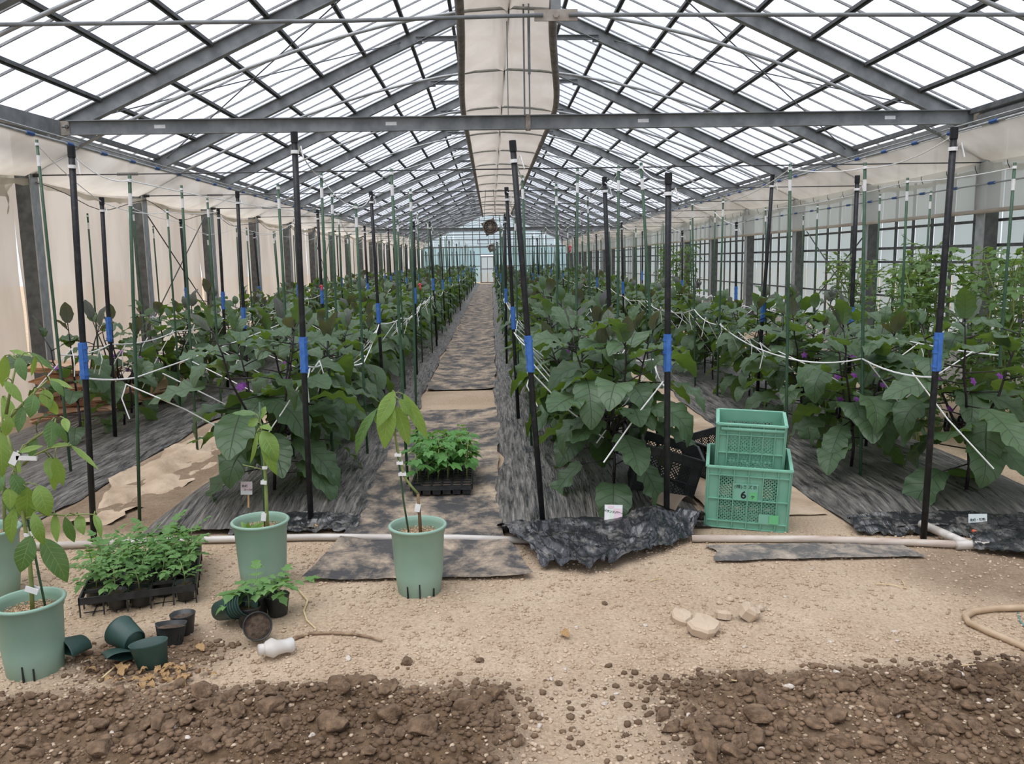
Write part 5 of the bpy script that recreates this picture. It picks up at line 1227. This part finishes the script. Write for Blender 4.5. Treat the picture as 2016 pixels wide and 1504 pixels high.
# ------------------------------------------------------------------ stones, clods and crumbs on the floor
R = random.Random(55)
ST = [mesh_np('stone', *ROCK2[i], MT['stone'], False) for i in range(6)]
CL = [mesh_np('soil_clod', *ROCK3[i], MT['clod'], False) for i in range(6)]
SLB = [mesh_np('dry_clod', *ROCK2[i], MT['slab'], False) for i in range(6)]
def drop(name, mes, px, py, s, lab, cat, grp, flat=.75, sink=.25):
    g = G(px, py); o = put(name, R.choice(mes)); o.location = (g.x, g.y, gz(g.x, g.y)+s*flat*(.5-sink)); o.rotation_euler = (R.uniform(-.3, .3), R.uniform(-.3, .3), R.random()*6.28); o.scale = (s, s*R.uniform(.75, 1), s*flat); tag(o, lab, cat, grp)
for px, py, s in ((342, 1450, .02), (222, 1466, .016), (372, 1474, .014), (305, 1302, .012), (1190, 1388, .014), (1112, 1320, .011), (1062, 1435, .014), (1068, 1412, .011), (1300, 1418, .011), (1355, 1414, .013), (1500, 1490, .014), (1948, 1398, .016), (1895, 1424, .012), (1768, 1434, .011), (1270, 1230, .012), (1598, 1123, .014), (1760, 1245, .012), (1635, 1262, .012), (1645, 1338, .018), (1550, 1376, .02), (1465, 1272, .014), (1388, 1474, .013), (685, 1296, .022), (1135, 1235, .010), (615, 1470, .014), (1085, 1340, .012), (1215, 1368, .012), (1545, 1175, .010), (1768, 1262, .010), (1890, 1345, .014)):
    drop('stone', ST, px, py, s*R.uniform(.9, 1.2), 'small pale stone lying on the sandy floor', 'stone', 'pale stones on the floor')
def slab(px, py, r, th, rot, lab, seed):
    Q = random.Random(seed); n = 11; ring = [(math.cos(a)*r*Q.uniform(.72, 1.12), math.sin(a)*r*Q.uniform(.6, .95)) for a in [2*math.pi*k/n+Q.uniform(-.15, .15) for k in range(n)]]
    V = [(x*.9, y*.9, -th*.6) for x, y in ring]+[(x, y, th*.25*Q.uniform(.7, 1.2)) for x, y in ring]+[(x*.86, y*.86, th*Q.uniform(.42, .6)) for x, y in ring]+[(x*.4, y*.4, th*Q.uniform(.55, .75)) for x, y in ring]+[(0, 0, th*.62)]
    Fc = [(k+l*n, (k+1) % n+l*n, (k+1) % n+(l+1)*n, k+(l+1)*n) for l in range(3) for k in range(n)]+[(3*n+k, 3*n+(k+1) % n, 4*n) for k in range(n)]
    g = G(px, py); o = put('dry_clod', mesh('dry_clod', V, Fc, MT['slab'])); o.location = (g.x, g.y, gz(g.x, g.y)+th*.5+.5*r*abs(math.sin(rot[0]))); o.rotation_euler = rot; tag(o, lab, 'clod', 'dried earth slabs')
slab(1386, 1245, .080, .040, (.30, .05, .3), 'largest flat pale clod of dried earth on the sand', 1)
slab(1342, 1222, .062, .030, (.12, -.1, 1.0), 'rounded pale clod of dried earth half sunk beside the largest slab', 2)
slab(1474, 1218, .052, .045, (.55, .25, .8), 'upright pale clod of dried earth with a flat broken face', 3)
slab(1424, 1216, .036, .028, (.2, .2, 2.0), 'middle-sized pale clod between the largest slab and the upright one', 4)
for px, py, s in ((1438, 1184, .024), (1497, 1200, .026), (1424, 1212, .03), (1462, 1186, .016), (1418, 1190, .014)): drop('dry_clod', SLB, px, py, s, 'small pale clod beside the dried earth slabs', 'clod', 'small dried earth clods', .8, .1)
n = 0
while n < 240:
    px, py = R.uniform(0, 2016), R.uniform(1340, 1504); g = G(px, py)
    if float(soil_mask(g.x, g.y)) < .45: continue
    left = px < 1000; s = min(.06, .012+abs(R.gauss(0, .020)))
    sz = 'fist-sized' if s > .038 else ('egg-sized' if s > .022 else 'walnut-sized')
    drop('soil_clod', CL, px, py, s, sz+' brown soil clod in the dug heap below the pots' if left else sz+' brown soil clod in the dug patch below the dried earth slabs', 'clod', sz+' clods below the pots' if left else sz+' clods below the slabs', .75, .2); n += 1
for px, py, s in ((945, 1306, .020), (1190, 1190, .018), (1100, 1350, .02), (800, 1310, .035), (700, 1330, .018), (1170, 1372, .016)): drop('soil_clod', CL, px, py, s, 'single dark brown clod lying alone on the pale sand', 'clod', 'lone dark clods')
def scatter(n, area, smin, smax, accept, mat, label, cat, seed):
    Q = np.random.default_rng(seed); X = np.zeros(0); Y_ = np.zeros(0)
    while len(X) < n:
        x, y = Q.uniform(*area[0], n), Q.uniform(*area[1], n); k = Q.random(n) < accept(x, y); X = np.concatenate([X, x[k]]); Y_ = np.concatenate([Y_, y[k]])
    X, Y_ = X[:n], Y_[:n]; s = smin+(smax-smin)*Q.random(n)**3; a = Q.random(n)*6.28; fz = Q.uniform(.6, 1, n); Z = gh(X, Y_)+s*fz*.25
    Vs, Fs, off = [], [], 0
    for i in range(5):
        v, f = ROCK[i]; q = slice(i, None, 5); c, w = np.cos(a[q])[:, None], np.sin(a[q])[:, None]; S = s[q][:, None]
        P = np.stack([(v[:, 0]*c-v[:, 1]*w)*S+X[q][:, None], (v[:, 0]*w+v[:, 1]*c)*S+Y_[q][:, None], v[:, 2]*S*fz[q][:, None]+Z[q][:, None]], -1)
        m = len(P); Vs.append(P.reshape(-1, 3)); Fs.append((f[None]+(np.arange(m)*len(v))[:, None, None]).reshape(-1, 3)+off); off += m*len(v)
    o = put(cat, mesh_np(cat, np.concatenate(Vs), np.concatenate(Fs), mat, False)); return tag(o, label, cat.replace('_', ' '), kind='stuff')
scatter(26000, ((-2.6, 2.6), (2.15, 4.35)), .0018, .013, lambda x, y: (1-.8*soil_mask(x, y))*np.clip(.15+1.6*fbm(x*2.2, y*2.2, 91)**2+.6*(y < 3.1), 0, 1), MT['crumb'], 'pale sandy crumbs and grit strewn over the floor', 'sandy_crumbs', 1)
scatter(11000, ((-2.0, 1.9), (2.15, 3.2)), .003, .022, lambda x, y: soil_mask(x, y), MT['clod'], 'dark soil crumbs in the dug earth along the front', 'soil_crumbs', 2)
